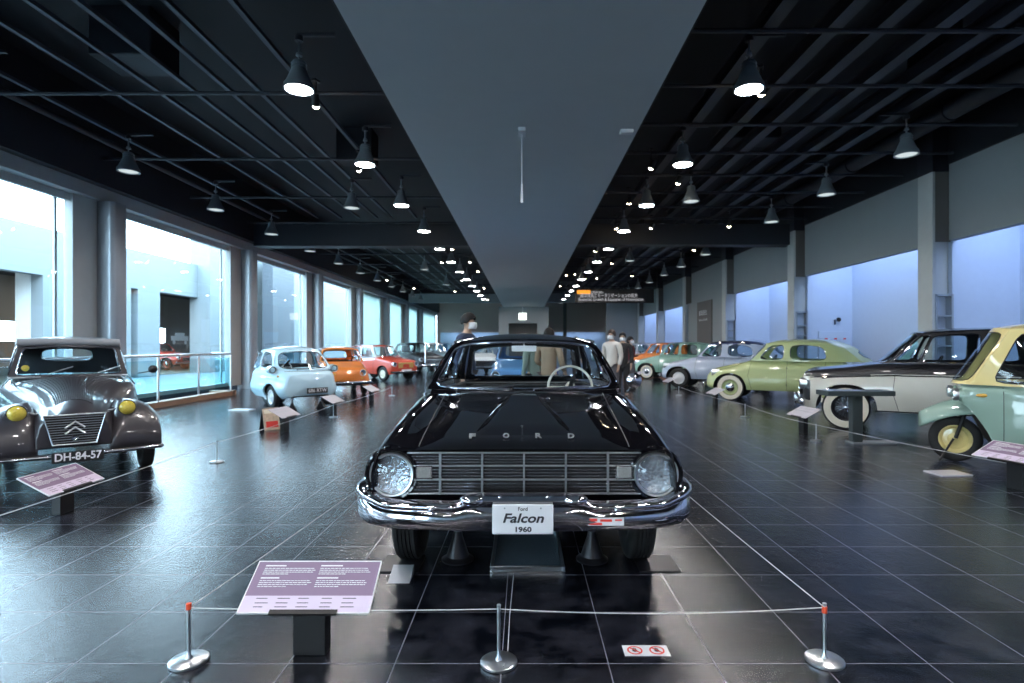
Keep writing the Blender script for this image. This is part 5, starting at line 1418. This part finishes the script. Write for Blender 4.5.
blade(t, arc(.70, -.60, .10), .27, .04, 'chrome_dark')
for X in (-.2, .25): obj('wiper', MB().tube([(X, .96, 1.0), (X + .22, .985, 1.08)], .006, 6), 'steel', t)
obj('window_sticker', MB().lathe([(0, -.003), (.035, -.003), (.035, 0)], 'y', 20), 'yellow_lens', t, loc=(-.40, 1.03, 1.07))
mirror_part(t, .80, .95, 1.03, .05, (-.16, .02, -.05), 'black')
obj('seat', MB().box(-.5, .5, 1.75, 1.85, .5, .93), 'seat', t, bevel=.04)
place_by_wheel(t, -4.64, 5.86, 0, 0, heading(.64, -.77))

# ---- three-wheeler
t = thing('three_wheeler_truck', 'sage green and pale yellow three-wheeled truck with a yellow front wheel', 'three-wheeler')
def prism(poly, x0, x1, crown=0):
    m = MB(); n = len(poly); xs = [x0, x0 + .03, x1 - .03, x1]
    rows = []
    for x in xs:
        k = .985 if x in (x0, x1) else 1.0
        cy_ = sum(p[0] for p in poly) / n; cz_ = sum(p[1] for p in poly) / n
        rows.append([Vector((x, cy_ + (p[0] - cy_) * k, cz_ + (p[1] - cz_) * k)) for p in poly])
    m.grid(rows, closed=True); b = 0
    m.f.append(tuple(range(n))[::-1]); m.f.append(tuple(3 * n + i for i in range(n))); return m
HW = .60
# lower cab: shell behind the front wheel
S = dict(W=pch([(.03, .34), (.2, .43), (.45, .57), (.7, .60), (1.6, .60)]), Zs=pch([(.03, .88), (.2, .90), (1.6, .90)]), Zc=pch([(.03, .90), (.3, .93), (1.6, .92)]),
         Zb=pch([(.03, .70), (.12, .60), (.24, .40), (.33, .21), (1.6, .21)]), lo=C(.97), hi=C(.97), r=C(.08), rx=C(.10), arches=[], ends=[], span=(.03, 1.30), cabin=(.45, 1.2), bulge=.01, floor=.26, n1=8, n3=8, ny=30)
body_mesh(S, t, 'teal')
G = dict(XB=[(.08, .36), (.3, .48), (.5, .575), (1.3, .59)], XT=[(.38, .44), (.6, .50), (1.25, .52)], ZB=[(.3, .90), (1.3, .90)], ZT=[(.5, 1.50), (.9, 1.53), (1.25, 1.50)],
         side=[(.10, .42), (.24, .50), (1.14, 1.12), (1.26, 1.24)], kinds=[('b',), ('g', (.02, .06, .05, .08), 9), ('b',)],
         bulge_f=(.14, .08), bulge_r=(.01, .01), crown=.04, rail=None, glass='clear', wm=(.05, .05, .06, .08), rm=(.15, .15, .3, .2), tr=.006, trim='rubber', wp=9)
gh = greenhouse(S, G, t, 'yellow')
# front wing over the wheel
w_ = MB(); rows = []
for i in range(21):
    y = lerp(-.34, .20, i / 20); u = (.20 - y) / .54; zt = .74 - .20 * u ** 1.9; hw_ = lerp(.30, .13, u ** .7) * (1 if u < .85 else math.sqrt(max(.05, 1 - ((u - .85) / .17) ** 2)))
    row = []
    for j in range(17):
        v = lerp(-1, 1, j / 16); row.append(Vector((hw_ * math.sin(v * PI / 2), y, zt - 0.17 * (1 - math.cos(v * PI / 2)) ** .9)))
    rows.append(row)
w_.grid(rows); obj('front_wing', w_, 'teal', t, solid=.008, sharp=70)
wheel(t, 0, 0, .255, .11, .155, dict(rim='yellow', cap='yellow', cr=.45), 1)
wheel(t, -.52, 2.0, .275, .12, .165, dict(rim='yellow', cap='yellow', cr=.45), -1); wheel(t, .52, 2.0, .275, .12, .165, dict(rim='yellow', cap='yellow', cr=.45), 1)
for sg in (1, -1):
    headlight(t, sg * .27, -.03, .78, .07)
    obj('trafficator', MB().ellipsoid((sg * (side_x(S, .20, .79) + .005), .20, .79), (.020, .06, .020)), 'amber', t)
    obj('headlight_pod', MB().ellipsoid((sg * .27, .06, .78), (.078, .11, .078)), 'teal', t)
obj('fork', MB().tube([(-.08, 0, .27), (-.09, .10, .60)], .02, 8).tube([(.08, 0, .27), (.09, .10, .60)], .02, 8), 'black', t)
seam(t, S, [(.36, .88), (.36, .24)])
bed = obj('cargo_bed', MB().box(-.60, .60, 1.32, 2.75, .42, .46).box(-.60, -.57, 1.32, 2.75, .42, .78).box(.57, .60, 1.32, 2.75, .42, .78).box(-.6, .6, 1.32, 1.35, .42, .86).box(-.6, .6, 2.72, 2.75, .42, .78), 'teal', t, smooth=False, bevel=.006)
obj('chassis_frame', MB().box(-.3, -.22, .4, 2.7, .30, .42).box(.22, .3, .4, 2.7, .30, .42).tube([(-.5, 2.0, .275), (.5, 2.0, .275)], .03, 8), 'under', t, smooth=False)
obj('seat', MB().box(-.5, .5, .85, 1.15, .4, .62).box(-.5, .5, 1.12, 1.2, .5, .98), 'seat', t, bevel=.03)
steering(t, .25, .62, .95, .18, 'dark', -.7)
obj('chock_stand', MB().tube([(.08, -.02, .26), (.20, -.16, .02)], .012, 6), 'black', t)
place_by_wheel(t, 4.96, 6.55, 0, 0, heading(-.85, .53))
# ------------------------------------------------------------------ people
M['skin'] = pbr('skin', (.56, .36, .26), .55); M['hair'] = pbr('black_hair', (.009, .007, .007), .8, noise=.3, nscale=60); M['hair_brown'] = pbr('brown_hair', (.045, .028, .020), .5, noise=.3, nscale=60)
M['mask'] = pbr('face_mask', (.72, .74, .78), .7); M['navy_cloth'] = pbr('navy_cloth', (.030, .045, .090), .85, bump=.3, bscale=60); M['white_cloth'] = pbr('white_cloth', (.66, .62, .58), .85, bump=.3, bscale=40)
M['dark_cloth'] = pbr('dark_cloth', (.030, .028, .030), .9); M['maroon'] = pbr('maroon_cloth', (.16, .035, .045), .85); M['tan'] = pbr('tan_cloth', (.30, .22, .15), .85, bump=.3); M['sage_cloth'] = pbr('sage_cloth', (.20, .27, .24), .85)
M['grey_cloth'] = pbr('grey_cloth', (.13, .12, .13), .85); M['blue_bag'] = pbr('blue_vinyl', (.04, .06, .45), .4); M['shoe'] = pbr('shoe_leather', (.02, .02, .022), .45); M['sage_coat'] = M['sage_cloth']

def skin_mesh(name, verts, edges, mat, parent, root=0, sub=2):
    me = bpy.data.meshes.new(name); me.from_pydata([v[0] for v in verts], edges, []); o = bpy.data.objects.new(name, me); COL.objects.link(o)
    o.modifiers.new('skin', 'SKIN')
    if not me.skin_vertices: me.attributes  # layer is created with the modifier
    sv = me.skin_vertices[0].data
    for i, v in enumerate(verts):
        r = v[1]; sv[i].radius = r if isinstance(r, tuple) else (r, r)
        sv[i].use_root = (i == root)
    o.modifiers['skin'].use_smooth_shade = True
    s = o.modifiers.new('sub', 'SUBSURF'); s.levels = sub; s.render_levels = sub
    me.materials.append(M[mat])
    if parent is not None: o.parent = parent
    return o

def person(label, x, y, rz, H=1.65, top='white_cloth', legs='dark_cloth', hair='hair', pose='down', mask=True, skirt=False, long_hair=False, bag=None, phone=False, lean=0.0, head_turn=0.0):
    k = H / 1.70
    t = thing('person', label, 'person', (x, y, 0), rz)
    def v(a, b, c): return (a * k, (b - lean * max(0, c - .9)) * k, c * k)
    sh = .165; 
    if pose == 'down': arm = {s: [(s * .20, .0, 1.36), (s * .235, .02, 1.10), (s * .225, -.06, .87)] for s in (1, -1)}
    elif pose == 'phone': arm = {s: [(s * .19, .0, 1.34), (s * .23, -.02, 1.08), (s * .07, -.27, 1.14)] for s in (1, -1)}
    elif pose == 'hold': arm = {1: [(.20, 0, 1.36), (.24, .02, 1.10), (.10, -.24, 1.02)], -1: [(-.20, 0, 1.36), (-.26, .02, 1.12), (-.24, -.16, .92)]}
    V = [(v(0, .01, .93), (.115 * k, .09 * k)), (v(0, 0, 1.10), (.11 * k, .08 * k)), (v(0, .0, 1.28), (.135 * k, .095 * k)), (v(0, .0, 1.40), (.085 * k, .07 * k)), (v(0, -.005, 1.46), .05 * k),
         (v(0, -.015, 1.52), .052 * k), (v(0, -.02, 1.59), (.072 * k, .088 * k)), (v(0, -.01, 1.645), (.060 * k, .072 * k))]
    E = [(0, 1), (1, 2), (2, 3), (3, 4), (4, 5), (5, 6), (6, 7)]
    for s in (1, -1):
        n = len(V); V += [(v(s * .10, 0, .86), .085 * k), (v(s * .095, -.005, .50), .055 * k), (v(s * .10, .01, .28), .048 * k), (v(s * .10, .02, .08), .036 * k), (v(s * .10, -.05, .035), (.034 * k, .03 * k)), (v(s * .105, -.12, .03), (.03 * k, .022 * k))]
        E += [(0, n), (n, n + 1), (n + 1, n + 2), (n + 2, n + 3), (n + 3, n + 4), (n + 4, n + 5)]
        n = len(V); a = arm[s]
        V += [(v(s * .12, 0, 1.385), .055 * k), (v(*a[0]), .052 * k), (v(*a[1]), .038 * k), (v(*a[2]), .026 * k)]
        E += [(3, n), (n, n + 1), (n + 1, n + 2), (n + 2, n + 3)]
        d = (Vector(a[2]) - Vector(a[1])).normalized(); pm = Vector(a[2]) + d * .07
        V.append((v(*pm), (.032 * k, .016 * k))); E.append((n + 3, n + 4))
        # five fingers, thumb from the side of the palm
        side = Vector((0, -1, 0)) if pose == 'down' else Vector((-s, 0, 0)); side = (side - d * side.dot(d)).normalized(); nrm = d.cross(side)
        curl = Vector((-s * .6, 0, 0)) if pose == 'down' else Vector((0, -.2, .3))
        for q, (off, ln) in enumerate(((.028, .060), (.010, .070), (-.009, .065), (-.027, .050))):
            m1 = pm + side * off + d * ln * .5; m2 = m1 + (d + curl * .6).normalized() * ln * .55
            i = len(V); V += [(v(*m1), .0085 * k), (v(*m2), .0075 * k)]; E += [(n + 4, i), (i, i + 1)]
        th1 = Vector(a[2]) + d * .03 + side * .032; th2 = th1 + (d + side * .8).normalized() * .035
        i = len(V); V += [(v(*th1), .011 * k), (v(*th2), .0085 * k)]; E += [(n + 3, i), (i, i + 1)]
    body = skin_mesh('body', V, E, 'skin', t)
    # clothes
    g = 1.22
    T = [(v(0, .01, .80), (.165 * k, .125 * k)), (v(0, .01, .92), (.16 * k, .125 * k)), (v(0, 0, 1.10), (.15 * k, .11 * k)), (v(0, .0, 1.28), (.165 * k, .12 * k)), (v(0, .0, 1.385), (.11 * k, .085 * k)), (v(0, -.0, 1.435), (.062 * k, .06 * k))]
    TE = [(0, 1), (1, 2), (2, 3), (3, 4), (4, 5)]
    for s in (1, -1):
        n = len(T); a = arm[s]; w3 = Vector(a[1]).lerp(Vector(a[2]), .88)
        T += [(v(s * .12, 0, 1.375), .072 * k), (v(*a[0]), .070 * k), (v(*a[1]), .058 * k), (v(*w3), .046 * k)]; TE += [(4, n), (n, n + 1), (n + 1, n + 2), (n + 2, n + 3)]
    skin_mesh('jacket', T, TE, top, t)
    if skirt:
        m = MB().lathe([(.13, .98), (.16, .90), (.19, .70), (.23, .45), (.225, .44), (.0, .5)], 'z', 24); m.v = [v(a, b * .8, c) for a, b, c in m.v]
        obj('skirt', m, legs, t)
    else:
        L = [(v(0, .01, .95), (.145 * k, .115 * k))]; LE = []
        for s in (1, -1):
            n = len(L); L += [(v(s * .10, 0, .84), .105 * k), (v(s * .097, -.005, .50), .078 * k), (v(s * .10, .012, .12), .062 * k)]; LE += [(0, n), (n, n + 1), (n + 1, n + 2)]
        skin_mesh('trousers', L, LE, legs, t)
    for s in (1, -1):
        m = MB().ellipsoid((s * .103, -.045, .045), (.048, .125, .05), 16, 10); m.v = [(v(a, b, max(c, .0))) for a, b, c in m.v]; obj('shoe', m, 'shoe', t)
    # head details
    hc = (0, -.02, 1.60)
    hr = MB(); rows = []
    for i in range(13):
        th = lerp(0.0, PI * .62, i / 12); row = []
        for j in range(28):
            ph = 2 * PI * j / 28; fr = max(0, -math.sin(ph)); lim = th * (1 - .36 * fr ** 1.5) * (1 + (.05 * math.sin(7 * ph + H * 9) + .035 * math.sin(13 * ph)) * i / 12)
            row.append(v(hc[0] + .088 * math.sin(lim) * math.cos(ph) * 1.0, hc[1] + .015 + .104 * math.sin(lim) * math.sin(ph), hc[2] + .012 + .108 * math.cos(lim)))
        rows.append(row)
    hr.grid(rows, closed=True)
    if long_hair:
        m2 = MB().ellipsoid((0, .05, 1.52), (.09, .065, .15), 18, 10); hr.add([v(*p) for p in m2.v], m2.f)
    obj('hair', hr, hair, t, solid=.012 * k)
    for s in (1, -1):
        e_ = MB().ellipsoid((s * .030, -.101, 1.595), (.012, .006, .007), 12, 8); e_.v = [v(*p) for p in e_.v]; obj('eye', e_, 'ink', t)
        e_ = MB().ellipsoid((s * .078, -.005, 1.585), (.010, .018, .030), 10, 8); e_.v = [v(*p) for p in e_.v]; obj('ear', e_, 'skin', t)
    e_ = MB().ellipsoid((0, -.113, 1.568), (.013, .018, .022), 12, 8); e_.v = [v(*p) for p in e_.v]; obj('nose', e_, 'skin', t)
    if mask:
        m = MB(); rows = []
        for i in range(7):
            z = lerp(1.583, 1.495, i / 6); rows.append([v(.074 * math.sin(lerp(-1.35, 1.35, j / 14)), -.02 - .108 * math.cos(lerp(-1.35, 1.35, j / 14)) - .010 * math.sin(i / 6 * PI), z) for j in range(15)])
        obj('face_mask', MB().grid(rows), 'mask', t, solid=.004)
    else:
        e_ = MB().ellipsoid((0, -.100, 1.530), (.022, .006, .006), 12, 8); e_.v = [v(*p) for p in e_.v]; obj('mouth', e_, 'maroon', t)
    if phone: o = obj('phone', MB().box(-.035 * k, .035 * k, -.005, .005, 0, .14 * k), 'black', None, smooth=False, bevel=.004); o.location = Matrix.Rotation(rz, 3, 'Z') @ Vector(v(0, -.39, 1.18)) + Vector((x, y, 0)); o.rotation_euler = (-.9, 0, rz); tag(o, 'dark mobile phone held by the person in the maroon top', 'phone')
    if bag:
        m = MB().ellipsoid((.10, -.34, .93), (.11, .07, .12), 18, 12); m.v = [v(*p) for p in m.v]
        o = obj('hand_bag', m, bag); o.location = (x, y, 0); o.rotation_euler = (0, 0, rz); tag(o, 'blue bag held by the person in the tan and sage coat', 'bag')
    return t
def atx(px, Y): return (px - 524) * Y / 569
person('person in a navy jacket and white mask standing behind the black saloon', atx(464, 8.1), 8.1, 1.25, 1.77, 'navy_cloth', 'dark_cloth', 'hair', 'down', True, lean=.08)
person('person in a tan coat seen through the black saloon windscreen holding a blue bag', atx(549, 9.6), 9.6, 2.6, 1.60, 'tan', 'grey_cloth', 'hair', 'hold', False, bag='blue_bag')
person('person in a sage jacket beside the tan coat, seen through the windscreen', atx(533, 10.3), 10.3, -2.4, 1.50, 'sage_cloth', 'dark_cloth', 'hair', 'down', True)
person('person in a white blouse and face mask beside the black saloon mirror', atx(612, 12.8), 12.8, -.75, 1.66, 'white_cloth', 'grey_cloth', 'hair_brown', 'down', True)
person('person half hidden behind the one in the white blouse', atx(620, 14.6), 14.2, -.3, 1.63, 'dark_cloth', 'dark_cloth', 'hair', 'down', True)
person('person in a maroon top and dark skirt looking down at a phone', atx(630, 16.8), 16.8, .9, 1.57, 'maroon', 'grey_cloth', 'hair', 'phone', True, skirt=True, long_hair=True, phone=True)
person('dark clothed person far away seen through the black saloon rear window', atx(576, 20), 20, 2.2, 1.60, 'dark_cloth', 'dark_cloth', 'hair', 'down', True)
